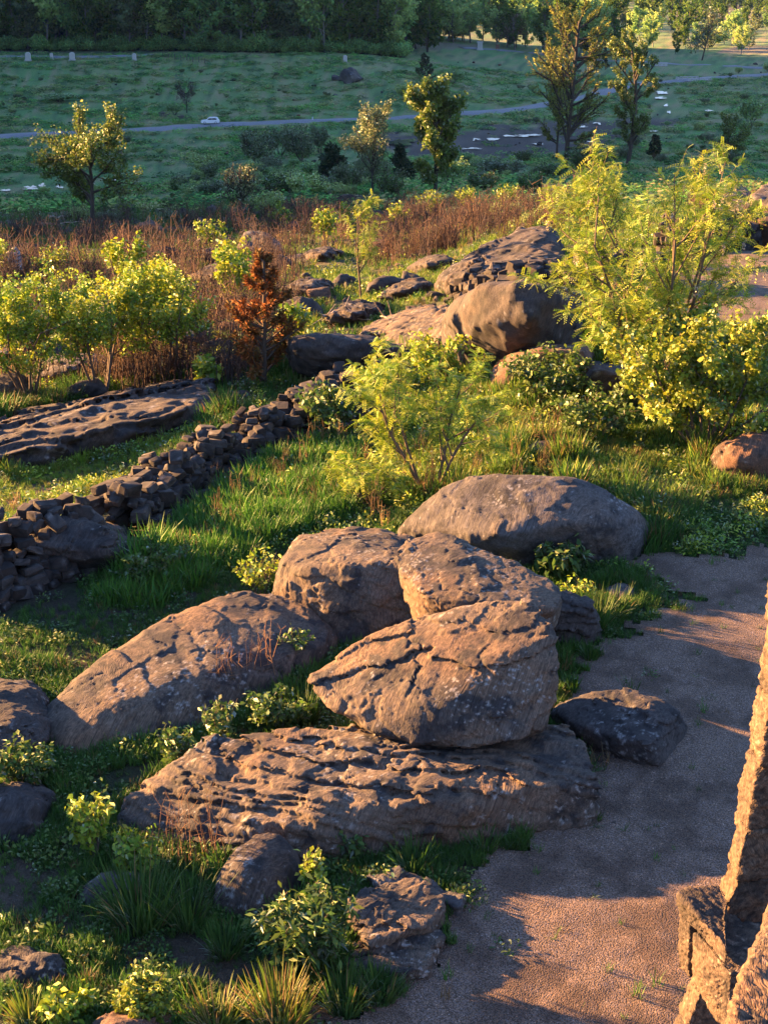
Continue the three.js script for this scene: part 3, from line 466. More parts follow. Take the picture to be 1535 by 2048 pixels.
boulder('outcrop', 'brown bedrock slab above the dark rock shelf', { cell: 0.06, round: 0.08, N: 60, k: 14, tone: 'tan', rough: 1.5, seed: 40, strata: { n: [0.2, 1, 0.2], step: 0.2, amp: 0.06 }, pts: [[720, 668, 0.3], [780, 640, 0.5], [870, 622, 0.5], [885, 632, 0.4], [800, 664, 0.4]], base: [[720, 680], [800, 680], [890, 645]], back: [[760, 42], [860, 43]] });
boulder('boulder', 'brown rock poking from shrubs left of the locust stems', { N: 27, k: 11, tone: 'red', rough: 1.3, seed: 41, pts: [[978, 745, 0.5], [1030, 712, 0.9], [1090, 694, 1.1], [1150, 696, 1.0], [1185, 725, 0.6], [1120, 745, 0.7]], base: [[970, 785], [1060, 795], [1180, 780]], back: [[1000, 31.6], [1170, 31.8]] });
boulder('boulder', 'dark angular rock beneath the locust stems', { N: 27, k: 18, tone: 'dark', rough: 1.3, seed: 42, pts: [[1160, 760, 0.5], [1190, 740, 0.7], [1250, 752, 0.6], [1270, 780, 0.3]], base: [[1155, 800], [1210, 812], [1275, 805]], back: [[1170, 29.8], [1260, 29.8]] });
boulder('boulder', 'low rock sunk in grass behind the domed boulder', { N: 27, k: 11, tone: 'dark', rough: 1.0, seed: 43, pts: [[1042, 900, 22.8], [1070, 880, 23.2], [1110, 882, 23.2], [1122, 905, 22.7]], base: [[1040, 915], [1085, 924], [1125, 915]], back: [[1050, 23.6], [1115, 23.6]] });
boulder('outcrop', 'big grey boulder on the skyline of the slope at the right edge', { N: 27, k: 14, tone: 'grey', rough: 1.6, seed: 44, size: 1.3, pts: [[1440, 385, 54], [1450, 366, 55], [1475, 362, 55.5], [1500, 380, 54.5], [1505, 405, 53]], back: [[1438, 53], [1510, 53], [1445, 56], [1500, 56]] });
boulder('outcrop', 'tilted sharp edged rock at the right edge above the stone wall', { N: 27, k: 22, tone: 'grey', rough: 1.5, seed: 45, size: 1.3, strata: { n: [0.5, 1, 0], step: 0.3, amp: 0.12 }, pts: [[1490, 395, 50], [1530, 362, 51], [1580, 340, 52], [1600, 380, 50], [1560, 410, 49]], back: [[1490, 49.5], [1590, 49.5], [1510, 52.5], [1600, 53]] });
boulder('outcrop', 'smooth brown slab at the right edge on top of the stone wall', { N: 27, k: 14, tone: 'red', rough: 1.2, seed: 46, size: 1.3, pts: [[1470, 428, 46.5], [1520, 412, 47.5], [1620, 405, 48], [1640, 435, 46], [1540, 442, 45.5]], back: [[1470, 46.5], [1640, 46], [1490, 48.5], [1620, 49]] });
boulder('boulder', 'pale lichen whitened rock at the left edge among brown shrubs', { N: 27, k: 12, tone: 'pale', rough: 1.6, seed: 47, size: 1.2, pts: [[12, 520, 62], [18, 494, 63], [34, 488, 63], [44, 504, 62.4], [46, 545, 61]], base: [[10, 552], [48, 556]], back: [[14, 64], [44, 64]] });
// ---- low ledges breaking through the slope
[[640, 652, 770, 630, 24, 0.4, 'above the dark rock shelf'], [555, 596, 665, 582, 20, 0.4, 'behind the top of the dead cedar'], [755, 604, 865, 576, 20, 0.4, 'right of the locust sapling foot'], [300, 694, 425, 680, 26, 0.4, 'under the widest yellow shrub'], [80, 764, 225, 738, 28, 0.4, 'under the middle yellow shrub'], [415, 748, 515, 736, 24, 0.35, 'at the left of the dead cedar foot'], [175, 645, 270, 632, 20, 0.4, 'below the upright yellow shrub'], [815, 545, 905, 528, 16, 0.4, 'left of the rock wedge'], [595, 522, 690, 512, 14, 0.4, 'right of the pointed standing rock foot'], [375, 566, 480, 552, 20, 0.45, 'between the widest shrub and the pointed rock'], [-40, 722, 70, 708, 26, 0.4, 'at the left edge under the shrubs']].forEach(([u0, v0, u1, v1, t, h, where], i) => {
  const m = (k, dv) => [lerp(u0, u1, k), lerp(v0, v1, k) + dv];
  boulder('rock_ledge', 'low dark ledge ' + where, { cell: 0.075, round: 0.07, tone: 'dark', rough: 1.2, size: 1.2, seed: 60 + i, strata: { n: [0.2, 0.9, -0.4], step: 0.2, amp: 0.1 }, pts: [[...m(0, -t * 0.5), h * 0.5], [...m(0.25, -t * 1.1), h], [...m(0.7, -t * 1.2), h * 1.1], [...m(1, -t * 0.6), h * 0.6], [...m(0.5, -t * 0.5), h], [...m(0.5, -t * 1.5), 0.02]], base: [m(0, 0), m(0.3, 4), m(0.7, 4), m(1, 0)] });
});
// ---- added unseen boulder, placed so its long shadow crosses the lower left
boulder('boulder', 'added unseen boulder placed to shade the lower left track', { N: 27, k: 9, tone: 'grey', seed: 48, pts: [[-330, 1440, 1.2], [-420, 1340, 1.7], [-560, 1330, 1.8], [-660, 1440, 1.2]], base: [[-300, 1640], [-450, 1700], [-640, 1640]], back: [[-350, 14.6], [-620, 14.8]] });

// ---- labels by landmark: what each of many like things lies nearest to, and on which side
const LANDMARKS = [[186, 440, 'lone crooked oak'], [530, 650, 'dead cedar'], [520, 490, 'pointed standing rock'], [1000, 510, 'dark rock wedge'], [722, 560, 'locust sapling'], [421, 245, 'white car'], [1130, 220, 'tallest pine'], [1252, 230, 'slender golden tree'], [868, 310, 'narrow knobbly tree'], [1460, 280, 'dense oval tree'], [850, 140, 'lone ridge cedar'], [570, 300, 'pale bush clump'], [200, 850, 'long outcrop'], [60, 650, 'left edge shrub'], [700, 710, 'dark rock shelf'], [482, 400, 'small half bare tree'], [959, 92, 'far stone gatepost'], [745, 320, 'pale slim tree'], [1402, 90, 'half bare meadow tree'], [690, 122, 'stone marker on the mound'], [265, 540, 'upright yellow shrub'], [345, 235, 'two cannons'], [104, 115, 'smallest stone marker'], [1490, 390, 'rock heap at the right edge']];
const ORD = ['nearest', 'second nearest', 'third nearest', 'fourth nearest', 'fifth nearest', 'sixth nearest', 'seventh nearest', 'eighth nearest', 'ninth nearest', 'tenth nearest', 'eleventh nearest', 'twelfth nearest', 'thirteenth nearest', 'fourteenth nearest', 'fifteenth nearest', 'sixteenth nearest', 'seventeenth nearest', 'eighteenth nearest', 'nineteenth nearest', 'twentieth nearest'].concat(Array.from({ length: 20 }, (_, i) => 'twenty-' + ['first', 'second', 'third', 'fourth', 'fifth', 'sixth', 'seventh', 'eighth', 'ninth', 'tenth'][i % 10] + ' nearest'));
const strewn = [];
function nameStrewn() {
  const bins = {};
  for (const s of strewn) {
    let b = null, bd = 1e9; for (const L of LANDMARKS) { const d = Math.hypot(s.u - L[0], s.v - L[1]); if (d < bd) { bd = d; b = L; } }
    const dx = s.u - b[0], dy = s.v - b[1], side = Math.abs(dx) > Math.abs(dy) ? (dx < 0 ? 'left of' : 'right of') : dy < 0 ? 'above' : 'below';
    (bins[s.noun + '|' + side + '|' + b[2]] ||= []).push({ ...s, bd });
  }
  for (const k in bins) { const [noun, side, mark] = k.split('|'); bins[k].sort((a, b) => a.bd - b.bd).forEach((s, i, all) => { s.o.userData.label = all.length === 1 ? `only ${noun} just ${side} the ${mark}` : i < 29 ? `${noun} ${ORD[i]} to the ${mark}, ${side} it`.replace('left of it', 'on its left').replace('right of it', 'on its right') : `${noun} farther off than the others ${side} the ${mark}`; }); }
}
// ---- loose rocks strewn over the slope
const rockKinds = [];
for (let i = 0; i < 7; i++) {
  const R = rng(500 + i), pts = [];
  for (let k = 0; k < 12; k++) { const t = R() * TAU, y = R() * 2 - 1, r = Math.sqrt(1 - y * y); pts.push(V(Math.cos(t) * r * (0.9 + R() * 0.3), y * (0.45 + 0.25 * R()), Math.sin(t) * r * (0.6 + 0.3 * R()))); }
  rockKinds.push(boulderGeometry(pts, { N: 8, k: 30, tone: ['dark', 'dark', 'grey', 'dark', 'dark', 'dark', 'red'][i], rough: 1.6, hollow: 1, seed: i * 5, center: V(0, 0, 0) }));
}
{
  const R = rng(900); let made = 0;
  const put = (u, v, px, label, group, yaw) => { const p = gnd(u, v), s = px / pxPerM(-p.z) / 2, m = mesh(rockKinds[Math.floor(R() * 7)], rockMat); m.position.set(p.x, p.y + s * 0.12, p.z); m.scale.set(s, s * (0.75 + 0.5 * R()), s); m.rotation.set(R() * 0.4 - 0.2, R() * 6, R() * 0.4 - 0.2); top(m, 'rock', label, 'rock', group); if (group) strewn.push({ o: m, u, v, noun: 'loose grey rock' }); made++; return m; };
  const areas = [
    [0, 620, 600, 800, 60, [22, 80], 'grey rock half buried among dry stalks on the near slope', 'rocks among the dry stalks'],
    [600, 520, 880, 640, 46, [16, 56], 'grey rock lying in the green clearing below the pointed rock', 'rocks in the green clearing'],
    [380, 415, 800, 520, 60, [18, 62], 'rock showing between the brown shrubs on the middle slope', 'rocks on the middle slope'],
    [0, 400, 400, 470, 34, [9, 30], 'grey rock on the shaded lower slope near the lone oak', 'rocks round the lone oak'],
    [420, 360, 1050, 430, 44, [8, 30], 'grey rock in the shade among the valley bushes', 'rocks among the valley bushes'],
    [860, 430, 1120, 560, 16, [10, 34], 'rock at the foot of the dark rock wedge', 'rocks by the rock wedge'],
    [740, 245, 1340, 310, 40, [5, 18], 'flat rock in the creek bed', 'rocks in the creek bed'],
    [0, 150, 900, 235, 26, [5, 18], 'grey rock on the grassy ridge slope beyond the road', 'rocks on the far ridge slope'],
    [420, 290, 760, 350, 10, [8, 24], 'dark rock in the valley meadow this side of the road', 'rocks in the valley meadow'],
    [900, 120, 1535, 240, 20, [5, 16], 'small grey rock in the far right meadow', 'rocks in the far meadow'],
    [1380, 380, 1535, 440, 8, [14, 40], 'broken rock in the heap at the right edge', 'broken rocks at the right edge'],
  ];
  for (const [x0, y0, x1, y1, n, [a, b], label, group] of areas) for (let i = 0; i < n; i++) put(x0 + R() * (x1 - x0), y0 + R() * (y1 - y0), a + (b - a) * R() * R(), label, group);
  for (const [u, v, px, where] of [[430, 525, 62, 'left of the pointed standing rock'], [560, 548, 70, 'below the pointed standing rock'], [755, 505, 58, 'left of the rock wedge foot'], [828, 522, 70, 'nearest the foot of the rock wedge'], [900, 500, 56, 'on the brown slope above the rock wedge foot'], [640, 598, 66, 'left of the locust sapling foot'], [690, 575, 60, 'behind the locust sapling foot'], [775, 585, 84, 'right of the locust sapling in the clearing'], [812, 568, 60, 'farther right in the clearing under the wedge'], [590, 470, 66, 'above the flat grey slab'], [520, 432, 64, 'in shade above the pointed standing rock'], [350, 515, 72, 'between the upright yellow shrub and the standing rock'], [250, 762, 90, 'in the dry stalks below the middle shrub'], [435, 705, 84, 'left of the dead cedar'], [120, 725, 80, 'under the left edge shrub'], [40, 690, 90, 'at the left edge in the dry stalks'], [170, 798, 100, 'just above the long outcrop'], [345, 805, 80, 'above the right end of the long outcrop'], [20, 800, 110, 'at the left edge above the long outcrop'], [485, 800, 80, 'at the foot of the dead cedar'], [600, 640, 96, 'above the dark rock shelf'], [690, 640, 90, 'above the right of the dark rock shelf'], [540, 600, 60, 'behind the dead cedar top'], [300, 470, 70, 'in shade behind the upright yellow shrub'], [410, 470, 66, 'in shade left of the standing rock']]) put(u, v, px * 1.3, 'dark rock ' + where);
  for (const [u, v, px, label] of [[700, 162, 60, 'widest grey outcrop on the crest of the far ridge'], [672, 160, 28, 'thin grey rock left of the widest ridge outcrop'], [360, 435, 50, 'square grey rock beside the lone oak'], [425, 425, 46, 'low grey rock in the shade below the small bare tree'], [1502, 1228, 18, 'single dark stone lying on the gravel by the monument'], [85, 1323, 34, 'dark stone in short grass left of the sloping boulder'], [700, 408, 70, 'rounded dark boulder in shade at the foot of the valley trees'], [655, 400, 60, 'rounded dark boulder left of its twin at the foot of the valley trees']]) put(u, v, px, label);
}
// ---------------------------------------------------------------- dry stone walls
const rdir0 = (R) => { const t = R() * TAU, y = R() * 2 - 1, r = Math.sqrt(1 - y * y); return V(Math.cos(t) * r, y, Math.sin(t) * r); };
const wallStones = [];
for (let i = 0; i < 12; i++) {
  const R = rng(1300 + i), pts = [];
  for (const sx of [-1, 1]) for (const sy of [-1, 1]) for (const sz of [-1, 1]) pts.push(V(sx * (0.34 + 0.2 * R()), sy * (0.17 + 0.16 * R()), sz * (0.24 + 0.2 * R())));
  for (let k = 0; k < 3; k++) pts.push(rdir0(R).multiply(V(0.6, 0.36, 0.5)));
  wallStones.push(boulderGeometry(pts, { N: 4, least: 3, k: 60, tone: ['grey', 'dark', 'dark', 'dark', 'grey', 'dark'][i % 6], rough: 0.5, cracks: 0, hollow: 1, seed: i * 3, center: V(0, 0, 0), size: 0.5 }));
}
const stoneMat = new THREE.MeshStandardMaterial({ vertexColors: true, roughness: 0.92, flatShading: true, map: grainMap, color: new THREE.Color().setRGB(0.62, 0.6, 0.6) });
function stoneWall(label, line, H, opt = {}) {
  const g = top(new THREE.Group(), 'stone_wall', label, 'stone wall', opt.group), R = rng(opt.seed || 5);
  const L = line.map(([u, v]) => gnd(u, v)), curve = new THREE.CatmullRomCurve3(L), len = curve.getLength(), s = opt.stone || 0.3, all = [];
  const p0 = L[0].clone(); g.position.copy(p0);
  const layers = Math.max(2, Math.round(H / (s * 0.45)));
  for (let l = 0; l < layers; l++) {
    const y = (l + 0.35) * s * 0.45, wide = lerp(0.55, 0.2, l / layers) * (opt.wide || 1), n = Math.round(len / (s * 0.8));
    for (let side = -1; side <= 1; side++) for (let i = 0; i < n; i++) {
      const t = clamp((i + 0.5 * (l % 2) + (R() - 0.5) * 0.6) / n), p = curve.getPointAt(t), tg = curve.getTangentAt(t), hh = 0.82 + 0.36 * n2(t * 7, 3) + 0.2 * n2(t * 23, 8);
      if ((l + 1) / layers > hh + 0.22) continue;
      const o = side * wide + (R() - 0.5) * 0.12, x = p.x - tg.z * o, z = p.z + tg.x * o, k = s * (0.65 + 1.0 * R() * R());
      const m = mesh(wallStones[Math.floor(R() * 12)], stoneMat, 'stone');
      m.position.set(x - p0.x, groundY(x, z) + y + (R() - 0.5) * 0.06 - p0.y, z - p0.z); m.scale.set(k * 1.15, k * (0.8 + 0.5 * R()), k); m.rotation.set((R() - 0.5) * 0.7, R() * 6.3, (R() - 0.5) * 0.7);
      const nearSide = side !== 0 && (-tg.z * side) * (-x) + (tg.x * side) * (-z) > 0; // this face looks towards the path
      all.push({ m, rank: (nearSide ? 2 : 0) + l / layers + (side === 0 ? 0.6 : 0) + 0.2 * R() });
    }
  }
  all.sort((a, b) => b.rank - a.rank);
  all.slice(0, 296).forEach((a) => g.add(a.m));
  const rest = all.slice(296, 560).map((a) => { a.m.updateMatrix(); return a.m.geometry.clone().applyMatrix4(a.m.matrix); });
  if (rest.length) { const c = mesh(mergeGeometries(rest), stoneMat, 'rubble_core', g); c.userData.kind = 'stuff'; }
  return { line: L.map((p) => [p.x, p.z]) };
}
const WALLS = [
  stoneWall('tumbled dry stone wall running uphill through the grass', [[232, 1072], [300, 1025], [360, 985], [430, 945], [510, 905], [575, 878], [640, 848], [690, 822]], 0.88, { seed: 41, stone: 0.27 }),
  stoneWall('short end of dry stone wall in shade at the left edge', [[-90, 1215], [-20, 1180], [50, 1152], [100, 1140], [150, 1118]], 1.0, { seed: 42, stone: 0.28 }),
  stoneWall('low broken stretch of stone wall below the dark rock shelf', [[650, 815], [700, 790], [760, 760], [825, 735]], 0.5, { seed: 43, stone: 0.3 }),
  stoneWall('dark dry stone wall between the wedge rock and the rounded boulder', [[930, 596], [985, 588], [1050, 580], [1120, 574], [1180, 570], [1240, 566], [1310, 558]], 0.75, { seed: 44, stone: 0.36 }),
  stoneWall('dry stone wall at the right edge behind the gravel clearing', [[1330, 505], [1400, 500], [1470, 497], [1545, 492], [1640, 488]], 1.25, { seed: 45, stone: 0.4 }),
];

// ---------------------------------------------------------------- granite monument at the right edge
const granite = [];
TONES.granite = { a: [0.1, 0.068, 0.046], b: [0.076, 0.054, 0.04], stain: [0.04, 0.031, 0.026], lichen: [0.18, 0.14, 0.11], nl: 0.55 };
{
  const M = top(new THREE.Group(), 'granite_monument', 'rough cut granite monument wall at the right edge with a stone bracket', 'monument');
  const blk = (name, pts, N = 34, o = {}) => {
    const g = boulderGeometry(pts, { k: 34, N, tone: 'granite', rough: 0.8, cracks: 0, cell: 0.016, ...o }), C = g.attributes.color, P = g.attributes.position;
    for (let i = 0; i < C.count; i++) { const s = n3(P.getX(i) * 42, P.getY(i) * 42, P.getZ(i) * 42) + 0.6 * n3(P.getX(i) * 90, P.getY(i) * 90, P.getZ(i) * 90), k = s < -0.45 ? 0.42 : 1 + 0.25 * s; C.setXYZ(i, C.getX(i) * k, C.getY(i) * k, C.getZ(i) * k); }
    const NM = g.attributes.normal; for (let i = 0; i < P.count; i++) { const x = P.getX(i), y = P.getY(i), z = P.getZ(i), h = (o.fine ?? 0.4) * 0.02 * n3(x * 13, y * 13, z * 13) + 0.008 * n3(x * 31, y * 31, z * 31) - (o.fine ?? 0.4) * 0.014 * ss(n3(x * 22 + 9, y * 22, z * 22), 0.35, 0.6); P.setXYZ(i, x + NM.getX(i) * h, y + NM.getY(i) * h, z + NM.getZ(i) * h); }
    const m = mesh(g, rockMat, name, M); m.geometry.computeVertexNormals(); return m;
  };
  const box = (x0, x1, y0, y1, z0, z1, j = 0.02, s = 1) => { const R = rng(s * 77), pts = []; for (const x of [x0, x1]) for (const y of [y0, y1]) for (const z of [z0, z1]) pts.push(V(x + (R() - 0.5) * j, y + (R() - 0.5) * j, z + (R() - 0.5) * j)); return pts; };
  const edge = [[4.42, 2.55], [3.95, 2.52], [3.45, 2.53], [2.95, 2.5], [2.45, 2.47], [2.05, 2.44], [1.6, 2.36], [1.2, 2.28], [0.7, 2.2], [0.2, 2.16], [-0.3, 2.16]];
  for (let i = 0; i < edge.length - 1; i++) { const y1 = edge[i][0] - 0.004, y0 = edge[i + 1][0] + 0.004, xa = edge[i][1], xb = edge[i + 1][1], zn = -8.2 + 0.03 * hash(i, 2, 2); blk('granite_block', [[xa, y1], [xb, y0]].flatMap(([x, y]) => [V(x, y, -8.42), V(x + 0.02 * hash(i, 1, 1), y, zn), V(3.6, y, -8.42), V(3.6, y, zn)]), 30, { seed: i * 2.1, cell: 0.02, rough: 0.9 }); }
  // coping of the nearer parapet
  blk('parapet_coping', [at(1548, 1770, 5.6), at(1446, 2048, 4.75), at(1420, 2140, 4.5), at(1700, 1770, 5.6), at(1750, 2140, 4.5), ...[[1548, 1770, 5.6], [1446, 2048, 4.75], [1420, 2140, 4.5], [1700, 1770, 5.6], [1750, 2140, 4.5]].map((p) => at(...p).add(V(0.03, -0.55, 0)))], 64, { k: 40, cell: 0.02 });
  blk('parapet_wall', [at(1560, 1800, 5.5), at(1470, 2048, 4.75), at(1700, 1800, 5.5), at(1750, 2100, 4.7)].flatMap((p) => [p.clone().add(V(0, -0.6, 0)), V(p.x, 0.2, p.z)]), 50, { cell: 0.06 });
  // bracket: slab, outer leg, curved brace
  const y = 1.98, sl = (u, v, yy = y) => { const r = ray(u, v), k = (yy - EYE) / r.y; return r.multiplyScalar(k).add(camera.position); };
  const T = [sl(1354, 1788), sl(1368, 1778), sl(1438, 1768), sl(1456, 1800), sl(1452, 1900)];
  blk('bracket_slab', [...T, ...T.map((p) => p.clone().add(V(0.012, -0.14, 0)))], 36, { fine: 0.25 });
  const a = T[0], b = T[4], dir = b.clone().sub(a).normalize();
  const post = (t0, t1, w) => [t0, t1].flatMap((t) => [0.01, w].map((o) => a.clone().addScaledVector(dir, t).add(V(o, -0.15, 0)))).flatMap((p) => [p, p.clone().add(V(0.01, -0.45, 0.02))]), long = b.clone().sub(a).length();
  blk('bracket_leg', post(0.015, 0.17, 0.42), 26, { fine: 0.3 });
  blk('bracket_body', post(0.215, long + 0.05, 0.45), 30, { fine: 0.3 });
  blk('bracket_core', post(0.08, long, 0.5).map((p) => p.add(V(0.09, 0, 0))), 20, { cell: 0.04, fine: 0.2 });
}
// ---------------------------------------------------------------- plants
class Leaves {
  constructor() { this.P = []; this.N = []; this.C = []; this.I = []; }
  leaf(p, t, n, len, wid, c) { // base, direction, face normal
    let sx = t.y * n.z - t.z * n.y, sy = t.z * n.x - t.x * n.z, sz = t.x * n.y - t.y * n.x; const l = Math.hypot(sx, sy, sz) || 1; sx /= l; sy /= l; sz /= l;
    const b = this.P.length / 3, m = 0.48 * len, w = wid / 2, dr = 0.12 * wid;
    this.P.push(p.x, p.y, p.z, p.x + t.x * m + sx * w + n.x * dr, p.y + t.y * m + sy * w + n.y * dr, p.z + t.z * m + sz * w + n.z * dr, p.x + t.x * len, p.y + t.y * len - 0.1 * len, p.z + t.z * len, p.x + t.x * m - sx * w + n.x * dr, p.y + t.y * m - sy * w + n.y * dr, p.z + t.z * m - sz * w + n.z * dr);
    for (let i = 0; i < 4; i++) { this.N.push(n.x, n.y, n.z); this.C.push(c[0], c[1], c[2]); }
    this.I.push(b, b + 1, b + 2, b, b + 2, b + 3);
  }
  blade(p, t, side, len, wid, bend, c, seg = 3) { // a grass blade that arches over
    const b = this.P.length / 3, up = V(0, 1, 0), n = V(0, 0, 0).crossVectors(side, t).normalize();
    for (let i = 0; i <= seg; i++) { const s = i / seg, w = wid * (1 - s * s) * 0.5 + 0.0006, q = p.clone().addScaledVector(t, len * s).addScaledVector(up, -bend * len * s * s).addScaledVector(n, 0.0); this.P.push(q.x - side.x * w, q.y, q.z - side.z * w, q.x + side.x * w, q.y, q.z + side.z * w); for (let k = 0; k < 2; k++) { this.N.push(n.x, n.y, n.z); this.C.push(...c); } }
    for (let i = 0; i < seg; i++) { const a = b + i * 2; this.I.push(a, a + 1, a + 3, a, a + 3, a + 2); }
  }
  geo() { const g = new THREE.BufferGeometry(); g.setAttribute('position', new THREE.Float32BufferAttribute(this.P, 3)); g.setAttribute('normal', new THREE.Float32BufferAttribute(this.N, 3)); g.setAttribute('color', new THREE.Float32BufferAttribute(this.C, 3)); g.setIndex(this.I); return g; }
}
class Sticks {
  constructor() { this.P = []; this.N = []; this.C = []; this.I = []; }
  tube(pts, r0, r1, c, sides = 5) {
    let b = this.P.length / 3; const n = pts.length, ref = V(0.31, 0.2, 0.93), t = V(0, 0, 0), s = V(0, 0, 0), q = V(0, 0, 0);
    for (let i = 0; i < n; i++) {
      t.subVectors(pts[Math.min(n - 1, i + 1)], pts[Math.max(0, i - 1)]).normalize(); s.crossVectors(t, ref).normalize(); q.crossVectors(t, s);
      const r = lerp(r0, r1, i / (n - 1));
      for (let k = 0; k < sides; k++) { const a = k / sides * TAU, x = Math.cos(a), y = Math.sin(a), nx = s.x * x + q.x * y, ny = s.y * x + q.y * y, nz = s.z * x + q.z * y; this.P.push(pts[i].x + nx * r, pts[i].y + ny * r, pts[i].z + nz * r); this.N.push(nx, ny, nz); const v = 1 + 0.25 * n3(pts[i].x * 5, pts[i].y * 5, k * 3); this.C.push(c[0] * v, c[1] * v, c[2] * v); }
    }
    for (let i = 0; i < n - 1; i++) for (let k = 0; k < sides; k++) { const a = b + i * sides + k, d = b + i * sides + (k + 1) % sides; this.I.push(a, d, d + sides, a, d + sides, a + sides); }
  }
  geo() { return Leaves.prototype.geo.call(this); }
}
const leafMat = new THREE.MeshPhysicalMaterial({ vertexColors: true, roughness: 0.75, transmission: 0.45, thickness: 0, side: THREE.DoubleSide, specularIntensity: 0.5 });
const needleMat = new THREE.MeshPhysicalMaterial({ vertexColors: true, roughness: 0.9, transmission: 0.15, thickness: 0, side: THREE.DoubleSide, specularIntensity: 0.3 });
const meadowMat = new THREE.MeshPhysicalMaterial({ vertexColors: true, roughness: 1, transmission: 0.35, thickness: 0, side: THREE.DoubleSide, specularIntensity: 0.05 });
const forestMat = new THREE.MeshPhysicalMaterial({ vertexColors: true, roughness: 1, transmission: 0.55, thickness: 0, side: THREE.DoubleSide, specularIntensity: 0.05 });
const barkMat = new THREE.MeshStandardMaterial({ vertexColors: true, roughness: 0.95 });
function rdir(R, up = 0) { const t = R() * TAU, y = R() * 2 - 1, r = Math.sqrt(1 - y * y); const v = V(Math.cos(t) * r, y + up, Math.sin(t) * r); return v.lengthSq() < 1e-6 ? V(0, 1, 0) : v.normalize(); }
const pick = (R, a) => a[Math.floor(R() * a.length)];
const vary = (R, c, s = 0.25) => { const k = 1 + (R() - 0.5) * 2 * s, w = (R() - 0.5) * s * 0.6; return [c[0] * k * (1 + w), c[1] * k, c[2] * k * (1 - w)]; };
/* grows a woody skeleton in unit space; returns limbs and the twigs that carry leaves */
function skeleton(R, o) {
  const limbs = [], twigs = [];
  const grow = (p, dir, len, rad, lev) => {
    const n = lev === 0 ? 8 : 5, pts = [p.clone()], d = dir.clone(); let q = p.clone();
    for (let i = 0; i < n; i++) { d.addScaledVector(rdir(R), o.wiggle * (lev ? 1 : 0.6)); d.y += o.lift * (lev ? 1 : 0.3); d.normalize(); q = q.clone().addScaledVector(d, len / n); pts.push(q); }
    const r1 = rad * (lev >= o.levels ? 0.35 : 0.5);
    limbs.push({ pts, r0: rad, r1, lev });
    if (lev >= o.levels) { twigs.push(pts); return; }
    if (o.leafMid && lev === o.levels - 1) twigs.push(pts.slice(2));
    const kids = o.kids[lev];
    for (let k = 0; k < kids; k++) {
      const lo = lev === 0 ? o.clear : 0.25, s = lo + (1 - lo) * ((k + 0.3 + 0.6 * R()) / kids), i = Math.min(n - 1, Math.floor(s * n)), b = pts[i].clone().lerp(pts[i + 1], s * n - i);
      const ax = rdir(R); ax.addScaledVector(d, -ax.dot(d)).normalize(); const ang = o.angle[Math.min(lev, o.angle.length - 1)] * (0.7 + 0.6 * R());
      const cd = pts[i + 1].clone().sub(pts[i]).normalize().multiplyScalar(Math.cos(ang)).addScaledVector(ax, Math.sin(ang));
      const taper = lev === 0 && o.shape ? o.shape((s - lo) / (1 - lo)) : 1;
      grow(b, cd.normalize(), len * o.ratio * (0.7 + 0.5 * R()) * taper, Math.max(0.002, rad * lerp(0.62, 0.4, s)), lev + 1);
    }
  };
  for (let i = 0; i < o.stems; i++) {
    const a = (i + R()) / o.stems * TAU, t = o.stems > 1 ? o.splay * (0.5 + 0.6 * R()) : o.lean || 0.04;
    grow(V(Math.cos(a) * 0.03 * (o.stems > 1 ? 1 : 0), -0.02, Math.sin(a) * 0.03 * (o.stems > 1 ? 1 : 0)), V(Math.cos(a) * t, 1, Math.sin(a) * t).normalize(), o.stemLen || 0.62, o.rad, 0);
  }
  return { limbs, twigs };
}
